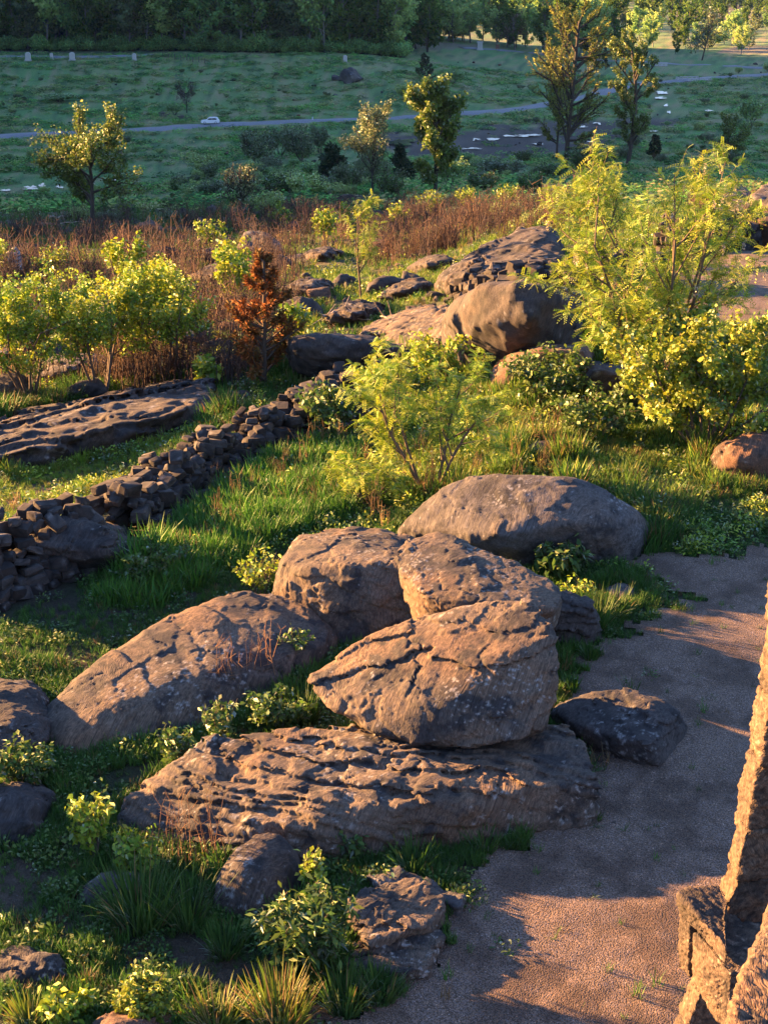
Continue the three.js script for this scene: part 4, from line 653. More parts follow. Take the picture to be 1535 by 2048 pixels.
const FORMS = {
  shrub: { stems: 6, splay: 0.55, levels: 2, kids: [5, 4], angle: [0.6, 0.75], ratio: 0.5, wiggle: 0.13, lift: 0.05, clear: 0.35, rad: 0.012, stemLen: 0.75, leafMid: 1 },
  tall: { stems: 3, splay: 0.3, levels: 2, kids: [7, 4], angle: [0.75, 0.7], ratio: 0.42, wiggle: 0.11, lift: 0.05, clear: 0.25, rad: 0.012, stemLen: 0.82, leafMid: 1 },
  bush: { stems: 11, splay: 0.8, levels: 2, kids: [5, 4], angle: [0.6, 0.7], ratio: 0.45, wiggle: 0.12, lift: 0.03, clear: 0.2, rad: 0.009, stemLen: 0.7, leafMid: 1 },
  oak: { stems: 1, levels: 3, kids: [13, 6, 4], angle: [1.0, 0.75, 0.7], ratio: 0.5, wiggle: 0.16, lift: 0.03, clear: 0.28, rad: 0.028, stemLen: 0.86, lean: 0.05, shape: (s) => 0.65 + 0.65 * Math.sin(Math.PI * (0.25 + 0.65 * s)) },
  column: { stems: 1, levels: 3, kids: [20, 5, 4], angle: [0.85, 0.7, 0.7], ratio: 0.27, wiggle: 0.12, lift: 0.05, clear: 0.14, rad: 0.02, stemLen: 0.95, shape: (s) => 0.75 + 0.4 * Math.sin(Math.PI * s) },
  forest: { stems: 1, levels: 2, kids: [22, 6], angle: [0.95, 0.75], ratio: 0.27, wiggle: 0.09, lift: 0.05, clear: 0.32, rad: 0.016, stemLen: 0.93, shape: (s) => 0.6 + 0.7 * Math.sin(Math.PI * (0.15 + 0.75 * s)) },
  sapling: { stems: 1, levels: 2, kids: [10, 3], angle: [0.8, 0.7], ratio: 0.34, wiggle: 0.11, lift: 0.05, clear: 0.3, rad: 0.012, stemLen: 0.9, leafMid: 1 },
  cedar: { stems: 1, levels: 2, kids: [34, 5], angle: [1.0, 0.6], ratio: 0.3, wiggle: 0.08, lift: 0.08, clear: 0.04, rad: 0.02, stemLen: 0.97, shape: (s) => 1.15 - 0.95 * s, leafMid: 1 },
  pine: { stems: 1, levels: 2, kids: [38, 9], angle: [1.2, 0.6], ratio: 0.3, wiggle: 0.07, lift: 0.06, clear: 0.16, rad: 0.02, stemLen: 0.97, shape: (s) => 0.6 + 0.75 * Math.sin(Math.PI * (0.2 + 0.7 * s)), leafMid: 1 },
};
const PAL = {
  locust: [[0.273, 0.378, 0.028], [0.361, 0.431, 0.032], [0.167, 0.299, 0.026]], yellow: [[0.37, 0.422, 0.028], [0.273, 0.378, 0.028], [0.141, 0.273, 0.025]],
  round: [[0.246, 0.317, 0.026], [0.334, 0.37, 0.028], [0.106, 0.194, 0.023]], green: [[0.057, 0.132, 0.025], [0.083, 0.166, 0.029], [0.116, 0.182, 0.029]],
  oak: [[0.14, 0.22, 0.034], [0.1, 0.18, 0.034], [0.19, 0.25, 0.036]], forest: [[0.24, 0.42, 0.13], [0.31, 0.46, 0.13], [0.18, 0.36, 0.13]], forestPale: [[0.4, 0.54, 0.17], [0.45, 0.55, 0.17], [0.34, 0.48, 0.15]],
  pine: [[0.17, 0.21, 0.038], [0.13, 0.18, 0.036], [0.22, 0.23, 0.04]], rust: [[0.252, 0.091, 0.025], [0.182, 0.07, 0.021], [0.14, 0.091, 0.025]], cedar: [[0.028, 0.05, 0.024], [0.036, 0.06, 0.026]],
  grey: [[0.163, 0.229, 0.098], [0.137, 0.197, 0.087], [0.197, 0.24, 0.12]], bare: [[0.12, 0.09, 0.075], [0.1, 0.08, 0.06]], blossom: [[0.2, 0.13, 0.09], [0.15, 0.12, 0.06]],
};
/* h, w in metres; leaf: simple | compound | needle; returns { trunk, crown } geometries with the foot at the origin */
function plantGeometry(o) {
  const R = rng(o.seed), sk = skeleton(R, { ...FORMS[o.form], ...(o.tweak || {}) }), L = new Leaves(), S = new Sticks(), pal = PAL[o.pal], bb = new THREE.Box3();
  for (const t of sk.twigs) for (const p of t) bb.expandByPoint(p);
  const ax = o.w / Math.max(0.05, (bb.max.x - bb.min.x + bb.max.z - bb.min.z) / 2 + 0.02), ay = o.h / Math.max(0.05, bb.max.y), cx = (bb.max.x + bb.min.x) / 2, cz = (bb.max.z + bb.min.z) / 2;
  const tr = (p) => V((p.x - cx * clamp(p.y * 2)) * ax, p.y * ay, (p.z - cz * clamp(p.y * 2)) * ax);
  const bark = o.bark || [0.1, 0.075, 0.06];
  for (const l of sk.limbs) { if (o.maxLev !== undefined && l.lev > o.maxLev) continue; S.tube(l.pts.map(tr), Math.max(o.minRad || 0.004, l.r0 * o.h * (o.thick || 1)), Math.max((o.minRad || 0.004) * 0.6, l.r1 * o.h * (o.thick || 1)), bark, l.lev > 1 ? 3 : l.lev ? 4 : 6); }
  const per = o.leaves / Math.max(1, sk.twigs.length), acc = { v: 0 };
  for (const tw of sk.twigs) {
    const T = tw.map(tr), n = T.length - 1; acc.v += per * (0.6 + 0.8 * R()); const cc = pick(R, pal);
    while (acc.v >= 1) {
      acc.v--; const s = Math.pow(R(), 0.75) * n, i = Math.min(n - 1, Math.floor(s)), p = T[i].clone().lerp(T[i + 1], s - i), c = vary(R, R() < 0.65 ? cc : pick(R, pal), 0.22), k = 0.7 + 0.6 * R();
      if (o.leaf === 'compound') {
        const d = rdir(R, 0.15), nrm = rdir(R, 1.4), len = o.len * k, m = o.leaflets || 6; d.y *= 0.6; d.normalize(); nrm.addScaledVector(d, -nrm.dot(d)).normalize(); const side = V(0, 0, 0).crossVectors(d, nrm);
        for (let q = 1; q <= m; q++) { const f = q / m, b = p.clone().addScaledVector(d, len * f); b.y -= 0.25 * len * f * f; const ll = len * 0.22 * (1 - 0.25 * f); for (const sd of [-1, 1]) L.leaf(b, V(side.x * sd + d.x * 0.35, side.y * sd + d.y * 0.35 - 0.1, side.z * sd + d.z * 0.35).normalize(), nrm, ll, ll * 0.6, c); }
      } else if (o.leaf === 'needle') {
        const j = o.len * 0.4, b = p.clone().add(V((R() - 0.5) * j, (R() - 0.5) * j, (R() - 0.5) * j)), ax2 = T[i + 1].clone().sub(T[i]).normalize();
        const d = rdir(R, 0.25).addScaledVector(ax2, 0.8).normalize(); L.leaf(b, d, rdir(R, 0.6), o.len * k, o.wid * k, c);
      } else {
        const j = (o.scatter || o.len) * 0.9, b = p.clone().add(V((R() - 0.5) * j, (R() - 0.5) * j, (R() - 0.5) * j));
        L.leaf(b, rdir(R, -0.15), rdir(R, 0.9), o.len * k, o.wid * k, c);
      }
    }
  }
  return { trunk: S.geo(), crown: o.leaves ? L.geo() : null };
}
function plantThing(name, label, category, geo, pos, o = {}) {
  const g = new THREE.Group(); mesh(geo.trunk, barkMat, o.trunkName || 'stems', g); if (geo.crown) mesh(geo.crown, o.needle ? needleMat : o.forest ? forestMat : leafMat, o.crownName || 'foliage', g);
  g.position.copy(pos); g.rotation.y = o.yaw || 0; if (o.scale) g.scale.set(...o.scale);
  return top(g, name, label, category, o.group);
}
/* by picture measure: foot at (u, v), height and width in picture pixels at that distance */
function plantAt(name, label, category, u, v, hp, wp, spec, o = {}) {
  const p = o.d ? (() => { const q = at(u, 1000, o.d); q.y = groundY(q.x, q.z); return q; })() : gnd(u, v), s = 1 / pxPerM(-p.z);
  return plantThing(name, label, category, plantGeometry({ ...spec, h: hp * s, w: wp * s }), p, { needle: spec.leaf === 'needle', ...o });
}
// ---------------------------------------------------------------- shrubs and saplings on the hill
const LOC = { form: 'tall', pal: 'locust', leaf: 'compound', bark: [0.12, 0.085, 0.06] };
plantAt('locust_tree', 'tall yellow green locust tree with hanging pale blossom', 'tree', 1285, 815, 560, 480, { ...LOC, seed: 101, leaves: 7400, len: 0.2, leaflets: 6, thick: 0.7, tweak: { stems: 5, splay: 0.42, kids: [9, 6], clear: 0.18 } }, { trunkName: 'trunk', crownName: 'crown' });
{ // blossom hanging in the locust
  const T = scene.children[scene.children.length - 1], R = rng(7), L = new Leaves(), bb = new THREE.Box3().setFromObject(T.children[1]), P = T.children[1].geometry.attributes.position;
  for (let i = 0; i < 75; i++) { const k = Math.floor(R() * P.count), p = V(P.getX(k), P.getY(k), P.getZ(k)); if (p.y < 2.5) continue; for (let q = 0; q < 34; q++) { const f = R(), b = p.clone().add(V((R() - 0.5) * 0.07 * (1 - f * 0.6), -f * 0.2, (R() - 0.5) * 0.07 * (1 - f * 0.6))); L.leaf(b, rdir(R, -0.4), rdir(R), 0.03, 0.026, vary(R, [0.6, 0.5, 0.4], 0.15)); } }
  mesh(L.geo(), leafMat, 'blossom', T);
}
plantAt('round_leaved_bush', 'dense bush with round golden leaves at the right edge', 'bush', 1405, 905, 325, 400, { form: 'bush', pal: 'round', leaf: 'simple', seed: 102, leaves: 17000, len: 0.08, wid: 0.074, scatter: 0.22 });
plantAt('locust_shrub', 'feathery locust shrub standing behind the split boulder', 'shrub', 858, 988, 335, 330, { ...LOC, form: 'shrub', seed: 103, leaves: 2700, len: 0.17, leaflets: 7, tweak: { stems: 5, clear: 0.25 } });
plantAt('locust_shrub', 'low locust shrub drooping beside the tall grass left of its taller neighbour', 'shrub', 735, 1010, 130, 210, { ...LOC, form: 'shrub', seed: 104, leaves: 900, len: 0.16, leaflets: 6 });
plantAt('locust_shrub', 'pale green locust bush behind the blossoming locust tree', 'shrub', 1150, 500, 190, 170, { ...LOC, form: 'shrub', seed: 105, leaves: 2000, len: 0.26, leaflets: 5 }, { d: 42 });
plantAt('locust_sapling', 'thin locust sapling rising from the green clearing', 'sapling', 722, 602, 205, 85, { ...LOC, form: 'sapling', seed: 106, leaves: 620, len: 0.24, leaflets: 5, minRad: 0.012 });
plantAt('leafy_shrub', 'yellow green shrub at the left edge with dark lower leaves', 'shrub', 60, 800, 275, 280, { form: 'shrub', pal: 'yellow', leaf: 'simple', seed: 107, leaves: 12500, len: 0.08, wid: 0.05, scatter: 0.26, tweak: { clear: 0.34, stems: 6 } });
plantAt('leafy_shrub', 'yellow green shrub between the left edge shrub and the dead cedar', 'shrub', 205, 795, 270, 230, { form: 'shrub', pal: 'yellow', leaf: 'simple', seed: 108, leaves: 10500, len: 0.08, wid: 0.05, scatter: 0.26, tweak: { clear: 0.38, stems: 6 } });
plantAt('leafy_shrub', 'widest yellow green shrub beside the dead cedar', 'shrub', 340, 760, 255, 260, { form: 'shrub', pal: 'yellow', leaf: 'simple', seed: 109, leaves: 12500, len: 0.085, wid: 0.054, scatter: 0.28, tweak: { clear: 0.34, stems: 7 } });
plantAt('leafy_shrub', 'upright yellow shrub rising behind the row of shrubs', 'shrub', 265, 640, 180, 110, { form: 'tall', pal: 'yellow', leaf: 'simple', seed: 110, leaves: 1500, len: 0.16, wid: 0.1, scatter: 0.25 });
plantAt('leafy_shrub', 'small yellow shrub in front of the pointed standing rock', 'shrub', 470, 632, 160, 100, { form: 'shrub', pal: 'yellow', leaf: 'simple', seed: 111, leaves: 1300, len: 0.15, wid: 0.1, scatter: 0.25 });
plantAt('leafy_shrub', 'small green shrub on the brown slope above the clearing', 'shrub', 650, 488, 74, 48, { form: 'shrub', pal: 'yellow', leaf: 'simple', seed: 112, leaves: 600, len: 0.22, wid: 0.13, scatter: 0.3 });
plantAt('leafy_shrub', 'little green shrub beside the small green shrub on the brown slope', 'shrub', 688, 470, 66, 32, { form: 'tall', pal: 'yellow', leaf: 'simple', seed: 113, leaves: 360, len: 0.22, wid: 0.13, scatter: 0.3 });
plantAt('dead_cedar', 'rust brown dead cedar beside the dark rock shelf', 'tree', 530, 778, 275, 175, { form: 'cedar', pal: 'rust', leaf: 'needle', seed: 114, leaves: 9000, len: 0.13, wid: 0.03, bark: [0.06, 0.045, 0.035] }, { trunkName: 'trunk', crownName: 'crown' });
plantAt('green_shrub', 'dark green leafy shrub below the tall rounded boulder', 'shrub', 1090, 822, 130, 190, { form: 'bush', pal: 'green', leaf: 'simple', seed: 115, leaves: 2600, len: 0.1, wid: 0.06, scatter: 0.2 });
plantAt('green_shrub', 'leafy shrub growing at the upper end of the stone wall', 'shrub', 655, 880, 115, 130, { form: 'bush', pal: 'green', leaf: 'simple', seed: 116, leaves: 1800, len: 0.1, wid: 0.06, scatter: 0.2 });
plantAt('green_shrub', 'leafy shrub beside the rock shelf above the locust shrub', 'shrub', 760, 800, 90, 130, { form: 'bush', pal: 'locust', leaf: 'simple', seed: 117, leaves: 1500, len: 0.1, wid: 0.06, scatter: 0.2 });
plantAt('green_shrub', 'bright shrub growing in front of the tall rounded boulder', 'shrub', 880, 770, 110, 130, { form: 'bush', pal: 'locust', leaf: 'simple', seed: 118, leaves: 1500, len: 0.1, wid: 0.06, scatter: 0.2 });
plantAt('green_shrub', 'low shrub under the locust stems', 'shrub', 1190, 880, 110, 170, { form: 'bush', pal: 'green', leaf: 'simple', seed: 119, leaves: 1700, len: 0.09, wid: 0.06, scatter: 0.2 });
plantAt('twiggy_shrub', 'small sunlit twiggy shrub against the split boulder', 'shrub', 520, 1205, 125, 120, { form: 'shrub', pal: 'locust', leaf: 'simple', seed: 120, leaves: 330, len: 0.07, wid: 0.045, scatter: 0.06 });
plantAt('leafy_weed', 'leafy green weed growing against the domed boulder', 'plant', 1122, 1158, 95, 110, { form: 'bush', pal: 'green', leaf: 'simple', seed: 121, leaves: 620, len: 0.13, wid: 0.06, scatter: 0.1 });
plantAt('leafy_weed', 'tall bushy weed with pointed leaves beside the leaning stone', 'plant', 605, 1935, 210, 235, { form: 'bush', pal: 'green', leaf: 'simple', seed: 122, leaves: 3000, len: 0.1, wid: 0.034, scatter: 0.1, tweak: { stems: 16, splay: 0.45 } });
plantAt('small_bush', 'rounded golden bush at the bottom edge', 'bush', 285, 2060, 150, 150, { form: 'bush', pal: 'round', leaf: 'simple', seed: 123, leaves: 4800, len: 0.045, wid: 0.024, scatter: 0.06, tweak: { stems: 16 } });
const vines = [[190, 1720, 175, 110, 'leafy vine with yellow lit leaves in front of the sloping boulder', 'locust', 420], [275, 1745, 110, 120, 'small leafy vine at the foot of the rock ledge', 'locust', 300], [45, 1585, 130, 120, 'dark leafy weed in front of the edge rock', 'green', 700], [440, 1500, 130, 100, 'stalky weed between the sloping boulder and the ledge', 'green', 300], [560, 1455, 90, 150, 'low green weed in the hollow under the balanced boulder', 'green', 620], [625, 1790, 130, 60, 'thin reddish stemmed weed behind the pointed leaved weed', 'locust', 120], [130, 2046, 90, 110, 'leafy yellow weed beside the golden bush', 'locust', 380], [760, 1770, 40, 70, 'tiny leafy sprig behind the stepped slab', 'green', 120], [350, 1545, 110, 90, 'dark vine hanging over the end of the sloping boulder', 'green', 330], [80, 1560, 70, 70, 'low vine under the tip of the sloping boulder', 'green', 260], [1150, 1215, 70, 80, 'sunlit weed with seed heads beside the low block', 'locust', 200], [590, 1330, 90, 80, 'weed growing behind the balanced boulder', 'green', 240], [300, 1165, 90, 170, 'leafy green clump in wall shade by the lichened boulder', 'green', 900], [700, 1720, 70, 60, 'small leafy plant in the crevice of the rock ledge', 'green', 130], [1300, 1060, 70, 110, 'green leafy clump at the right end of the domed boulder', 'green', 500]];
vines.forEach(([u, v, h, w, label, pal, n], i) => plantAt('leafy_weed', label, 'plant', u, v, h, w, { form: 'bush', pal, leaf: 'simple', seed: 140 + i, leaves: Math.round(n * 1.7), len: 0.065, wid: 0.04, scatter: 0.08, tweak: { stems: 7, splay: 0.6 }, minRad: 0.003 }));
[[560, 470, 60, 44, 'above the flat grey slab'], [800, 470, 70, 50, 'on the brown slope left of the rock wedge'], [860, 440, 56, 60, 'high on the brown slope above the rock wedge'], [930, 430, 60, 46, 'on the brown slope behind the top of the rock wedge'], [420, 500, 60, 60, 'left of the pointed standing rock'], [100, 560, 70, 90, 'behind the left edge shrub'], [10, 560, 80, 70, 'in front of the pale rock at the left edge'], [590, 690, 90, 60, 'on the right of the dead cedar foot'], [420, 780, 70, 60, 'at the right end of the long outcrop'], [1010, 430, 60, 50, 'nearest the blossoming locust on the brown slope']].forEach(([u, v, h, w, where], i) => plantAt('leafy_sapling', 'small yellow green sapling ' + where, 'sapling', u, v, h, w, { form: i % 2 ? 'shrub' : 'tall', pal: 'yellow', leaf: 'simple', seed: 180 + i, leaves: 520, len: 0.17, wid: 0.1, scatter: 0.25 }));

// ---------------------------------------------------------------- trees and bushes in the valley
const OAK = { form: 'oak', pal: 'oak', leaf: 'simple', bark: [0.05, 0.042, 0.036], minRad: 0.03 };
plantAt('oak_tree', 'lone crooked oak on the shaded slope, its top in sun', 'tree', 186, 462, 240, 215, { ...OAK, seed: 201, leaves: 11000, len: 0.19, wid: 0.13, scatter: 0.55, thick: 0.7 }, { trunkName: 'trunk', crownName: 'crown' });
plantAt('oak_tree', 'narrow knobbly tree with golden top in mid valley', 'tree', 868, 398, 228, 110, { ...OAK, form: 'column', seed: 202, leaves: 14000, len: 0.34, wid: 0.24, scatter: 0.9, tweak: { ratio: 0.3 } }, { trunkName: 'trunk', crownName: 'crown' });
plantAt('pine_tree', 'tallest golden pine beside the creek', 'tree', 1130, 340, 326, 170, { form: 'pine', pal: 'pine', leaf: 'needle', seed: 203, leaves: 13000, len: 0.55, wid: 0.13, bark: [0.045, 0.035, 0.03], minRad: 0.05, thick: 0.8 }, { trunkName: 'trunk', crownName: 'crown' });
plantAt('pine_tree', 'shorter leaning pine joined to the tallest pine', 'tree', 1112, 318, 205, 110, { form: 'pine', pal: 'pine', leaf: 'needle', seed: 204, leaves: 8000, len: 0.5, wid: 0.12, bark: [0.045, 0.035, 0.03], minRad: 0.05, thick: 0.6 }, { trunkName: 'trunk', crownName: 'crown' });
plantAt('oak_tree', 'slender golden tree right of the tallest pine', 'tree', 1252, 335, 250, 100, { ...OAK, form: 'column', seed: 205, leaves: 14000, len: 0.36, wid: 0.25, scatter: 0.9, tweak: { ratio: 0.27 } }, { trunkName: 'trunk', crownName: 'crown' });
plantAt('oak_tree', 'short dense oval tree in the right of the valley', 'tree', 1460, 326, 92, 66, { ...OAK, form: 'column', seed: 206, leaves: 7000, len: 0.36, wid: 0.26, scatter: 0.8, tweak: { ratio: 0.4, clear: 0.05 } }, { trunkName: 'trunk', crownName: 'crown' });
for (const [u, v, h, w, label] of [[850, 162, 48, 40, 'dark cedar alone on the far ridge'], [664, 366, 68, 58, 'dark cedar among the pale valley bushes'], [808, 365, 66, 42, 'dark cedar left of the narrow knobbly tree'], [1210, 140, 40, 16, 'small dark cedar by the far road'], [1306, 320, 45, 26, 'dark cedar left of the dense oval tree']]) plantAt('cedar_tree', label, 'tree', u, v, h, w, { form: 'cedar', pal: 'cedar', leaf: 'needle', seed: 210 + u, leaves: 1500, len: 0.7 * h / 60, wid: 0.3, minRad: 0.05 }, { trunkName: 'trunk', crownName: 'crown' });
plantAt('slim_tree', 'pale slim tree with thin spring leaves beside the creek', 'tree', 745, 392, 175, 120, { ...OAK, pal: 'grey', seed: 207, leaves: 5000, len: 0.24, wid: 0.16, scatter: 0.8, thick: 0.5, tweak: { clear: 0.1 } }, { trunkName: 'trunk', crownName: 'crown' });
plantAt('slim_tree', 'small half bare tree right of the lone oak', 'tree', 482, 446, 120, 85, { ...OAK, pal: 'grey', seed: 208, leaves: 1100, len: 0.18, wid: 0.12, scatter: 0.7, thick: 0.6 }, { trunkName: 'trunk', crownName: 'crown' });
plantAt('slim_tree', 'bare purplish sapling above the parked cannons', 'tree', 374, 226, 62, 46, { ...OAK, pal: 'bare', seed: 209, leaves: 420, len: 0.5, wid: 0.2, scatter: 0.9, thick: 0.5 }, { trunkName: 'trunk', crownName: 'crown' });
plantAt('slim_tree', 'reddish flowering tree in front of the far wood', 'tree', 1028, 100, 66, 62, { ...OAK, pal: 'blossom', seed: 211, leaves: 900, len: 1.0, wid: 0.7, scatter: 2, thick: 0.5 }, { trunkName: 'trunk', crownName: 'crown' });
plantAt('slim_tree', 'half bare tree with yellow top in the far right meadow', 'tree', 1402, 122, 98, 62, { ...OAK, pal: 'grey', seed: 212, leaves: 800, len: 1.0, wid: 0.6, scatter: 2.2, thick: 0.6 }, { trunkName: 'trunk', crownName: 'crown' });
{
  const R = rng(33), kinds = [];
  for (let i = 0; i < 6; i++) kinds.push(plantGeometry({ form: i < 3 ? 'bush' : 'shrub', pal: ['grey', 'forestPale', 'green', 'grey', 'forestPale', 'forest'][i], leaf: 'simple', seed: 300 + i, leaves: 2600, len: 0.13, wid: 0.085, scatter: 0.3, h: 2, w: 2.2, minRad: 0.02, bark: [0.08, 0.065, 0.055] }));
  const bush = (u, v, h, w, label, group, k) => { const p = gnd(u, v), s = 1 / pxPerM(-p.z); return plantThing('valley_bush', label, 'bush', kinds[k ?? Math.floor(R() * 6)], p, { yaw: R() * 6, scale: [w * s / 2.2, h * s / 2, w * s / 2.2], group }); };
  for (const [u, v, h, w, label, k] of [[515, 330, 68, 76, 'round grey green bush nearest the road in mid valley', 0], [562, 312, 58, 66, 'grey green bush in the middle of the pale clump', 3], [602, 322, 66, 66, 'grey green bush on the right of the pale clump', 0], [640, 308, 56, 46, 'small pale bush at the end of the pale clump', 3], [965, 388, 46, 74, 'low green bush right of the narrow knobbly tree', 2], [1000, 352, 34, 90, 'wide blue grey bush near the creek', 0], [900, 375, 60, 70, 'green bush at the foot of the narrow knobbly tree', 5], [350, 230, 22, 40, 'dark bush beside the cannons', 5], [448, 233, 12, 34, 'low bush right of the white car', 5], [810, 200, 34, 44, 'green bush on the ridge below the lone dark cedar', 4], [905, 168, 26, 50, 'dark bush right of the lone dark cedar', 5], [120, 204, 16, 70, 'low dark bush on the left of the ridge slope', 5], [1175, 345, 55, 90, 'dark green bush at the foot of the tallest pine', 2], [1060, 395, 50, 60, 'green bush below the tallest pine', 2], [610, 400, 56, 90, 'grey green bush below the dark cedar', 4], [560, 395, 50, 80, 'green bush beside the small half bare tree', 2], [780, 398, 50, 60, 'green bush between the pale slim tree and dark cedar', 2], [1500, 258, 60, 50, 'dark bush at the right edge of the meadow', 5], [540, 440, 60, 80, 'green bush right of the small half bare tree', 4], [700, 385, 60, 70, 'pale bush left of the pale slim tree', 3], [1420, 95, 40, 70, 'green bush at the foot of the half bare meadow tree', 4], [1100, 355, 30, 60, 'low bush left of the tallest pine foot', 2]]) bush(u, v, h, w, label, undefined, k);
  const areas = [[330, 335, 760, 400, 46, 20, 46, 'bush in the thicket crossing mid valley', 'bushes in the mid valley thicket'], [0, 285, 330, 345, 16, 10, 24, 'low bush in the meadow behind the lone oak', 'bushes behind the lone oak'], [880, 320, 1240, 360, 22, 14, 30, 'low bush between the creek and the brown slope', 'bushes by the creek'], [60, 385, 420, 450, 22, 18, 40, 'shaded bush around the foot of the lone oak', 'bushes round the lone oak'], [0, 140, 900, 230, 46, 5, 16, 'low dark bush dotted on the far ridge slope', 'bushes on the ridge slope'], [1000, 140, 1535, 250, 40, 6, 20, 'low bush in the far right meadow', 'bushes in the right meadow'], [1230, 250, 1535, 330, 26, 10, 30, 'bush in the meadow right of the slender golden tree', 'bushes in the near right meadow'], [820, 420, 1060, 450, 8, 20, 46, 'green bush on the edge of the brown slope', 'bushes on the brown slope edge']];
  for (const [x0, y0, x1, y1, n, a, b, label, group] of areas) for (let i = 0; i < n; i++) { const h = a + (b - a) * R() * R(), u = x0 + R() * (x1 - x0), v = y0 + R() * (y1 - y0), t = bush(u, v, h, h * (1 + R()), label, group); strewn.push({ o: t, u, v, noun: 'low green bush' }); }
  nameStrewn();
}
// ---------------------------------------------------------------- the wood on the ridge
{
  const R = rng(44), kinds = [];
  for (let i = 0; i < 8; i++) kinds.push(plantGeometry({ form: 'forest', pal: ['forest', 'green', 'forest', 'forestPale', 'grey', 'forest', 'green', 'forestPale'][i], leaf: 'simple', seed: 400 + i, leaves: 2400, len: 1.0, wid: 0.75, scatter: 1.9, h: 24, w: 14, minRad: 0.1, bark: i % 3 ? [0.12, 0.11, 0.105] : [0.2, 0.19, 0.18], thick: 0.9, tweak: { clear: 0.03 + 0.035 * i } }));
  const treeAt = (x, z, s, label, group, k) => plantThing('forest_tree', label, 'tree', kinds[k ?? Math.floor(R() * 8)], V(x, groundY(x, z) - 0.2, z), { yaw: R() * 6, scale: [s * (0.85 + 0.4 * R()), s, s * (0.85 + 0.4 * R())], group, trunkName: 'trunk', crownName: 'crown', forest: 1 });
  for (let row = 0; row < 5; row++) for (let i = 0; i < 27; i++) {
    const a = -0.30 + (i + R() * 0.9) / 27 * 0.31, d = (a < -0.13 ? 543 : 536) + row * 9 + R() * 7, x = a * d, z = -d; treeAt(x, z, 0.8 + 0.45 * R(), row < 1 ? 'tree in the front rank of the dark ridge wood' : 'tree standing deeper in the dark ridge wood', row < 1 ? 'front trees of the ridge wood' : 'deeper trees of the ridge wood');
  }
  const far = [[795, 84], [822, 82], [850, 80], [880, 84], [905, 85], [930, 86], [955, 88], [985, 92], [1010, 97], [1045, 102], [1075, 105], [1105, 110], [1135, 114], [1165, 117], [1195, 121]];
  for (const [u, v] of far) { const p = gnd(u, v); for (let k = 0; k < 3; k++) treeAt(p.x + (R() - 0.5) * 14 + k * 3, p.z - k * 14 - R() * 8, 0.65 + 0.45 * R(), 'tree at the edge of the distant wood beyond the far road', 'trees of the distant wood'); }
  for (let i = 0; i < 34; i++) { const p = gnd(1210 + R() * 330, 30 + R() * 80); treeAt(p.x, p.z, 0.35 + 0.4 * R(), 'scattered tree in the far right fields', 'scattered trees in the far fields'); }
  plantAt('tall_tree', 'pale green tall tree at the corner of the distant wood', 'tree', 838, 88, 90, 46, { form: 'forest', pal: 'forestPale', leaf: 'simple', seed: 431, leaves: 1400, len: 1.2, wid: 0.9, scatter: 2, minRad: 0.1, tweak: { clear: 0.1 } }, { trunkName: 'trunk', crownName: 'crown' });
  // the depth of the wood, beyond counting
  const geo = mergeGeometries([kinds[1].trunk, kinds[1].crown]), mats = [], C = [];
  const m4 = new THREE.Matrix4(), add = (x, z, s) => { mats.push(m4.clone().compose(V(x, groundY(x, z), z), new THREE.Quaternion().setFromAxisAngle(V(0, 1, 0), R() * 6), V(s, s * (0.9 + 0.2 * R()), s))); };
  for (let d = 585; d < 760; d += 10) for (let a = -0.42; a < 0.02; a += 9 / d) add((a + R() * 0.012) * d, -d - R() * 9, 0.85 + 0.4 * R());
  for (let d = 500; d < 700; d += 14) for (let a = -1.3; a < -0.42; a += 12 / d) add((a + R() * 0.012) * d, -d - R() * 9, 0.85 + 0.4 * R());
  for (let d = 545; d < 620; d += 10) for (let a = -0.42; a < -0.3; a += 9 / d) add((a + R() * 0.012) * d, -d - R() * 9, 0.85 + 0.4 * R());
  for (let d = 900; d < 2200; d *= 1.035) for (let a = -0.02; a < 0.34; a += 12 / d) if (R() < (n2(a * 30, d * 0.012) > (d > 1250 ? -0.35 : a > 0.14 ? 0.3 : -0.6) ? 0.9 : 0.0)) add((a + R() * 0.012) * d, -d - R() * 12, 0.55 + 0.5 * R());
  const im = new THREE.InstancedMesh(geo, forestMat, mats.length); mats.forEach((m, i) => { im.setMatrixAt(i, m); const k = 0.8 + 0.5 * R(); im.setColorAt(i, new THREE.Color().setRGB(k, k, k)); });
  const ug = plantGeometry({ form: 'bush', pal: 'forest', leaf: 'simple', seed: 455, leaves: 900, len: 0.5, wid: 0.35, scatter: 0.9, h: 4, w: 5, minRad: 0.05 }), um = [];
  for (let i = 0; i < 420; i++) { const a = -0.33 + R() * 0.345, d = (a < -0.13 ? 541 : 533) + R() * R() * 30, x = a * d, z = -d, s = 0.5 + 0.9 * R(); um.push(new THREE.Matrix4().compose(V(x, groundY(x, z) - 0.1, z), new THREE.Quaternion().setFromAxisAngle(V(0, 1, 0), R() * 6), V(s, s * (0.7 + 0.6 * R()), s))); }
  const us = new THREE.InstancedMesh(mergeGeometries([ug.trunk, ug.crown]), forestMat, um.length); um.forEach((m, i) => { us.setMatrixAt(i, m); const k = 0.7 + 0.7 * R(); us.setColorAt(i, new THREE.Color().setRGB(k, k, k)); }); us.castShadow = us.receiveShadow = true; top(us, 'undergrowth', 'undergrowth along the foot of the ridge wood', 'undergrowth', undefined, 'stuff');
  im.castShadow = im.receiveShadow = true; top(im, 'woodland', 'mass of distant woodland covering the ridge and far fields', 'woodland', undefined, 'stuff');
}
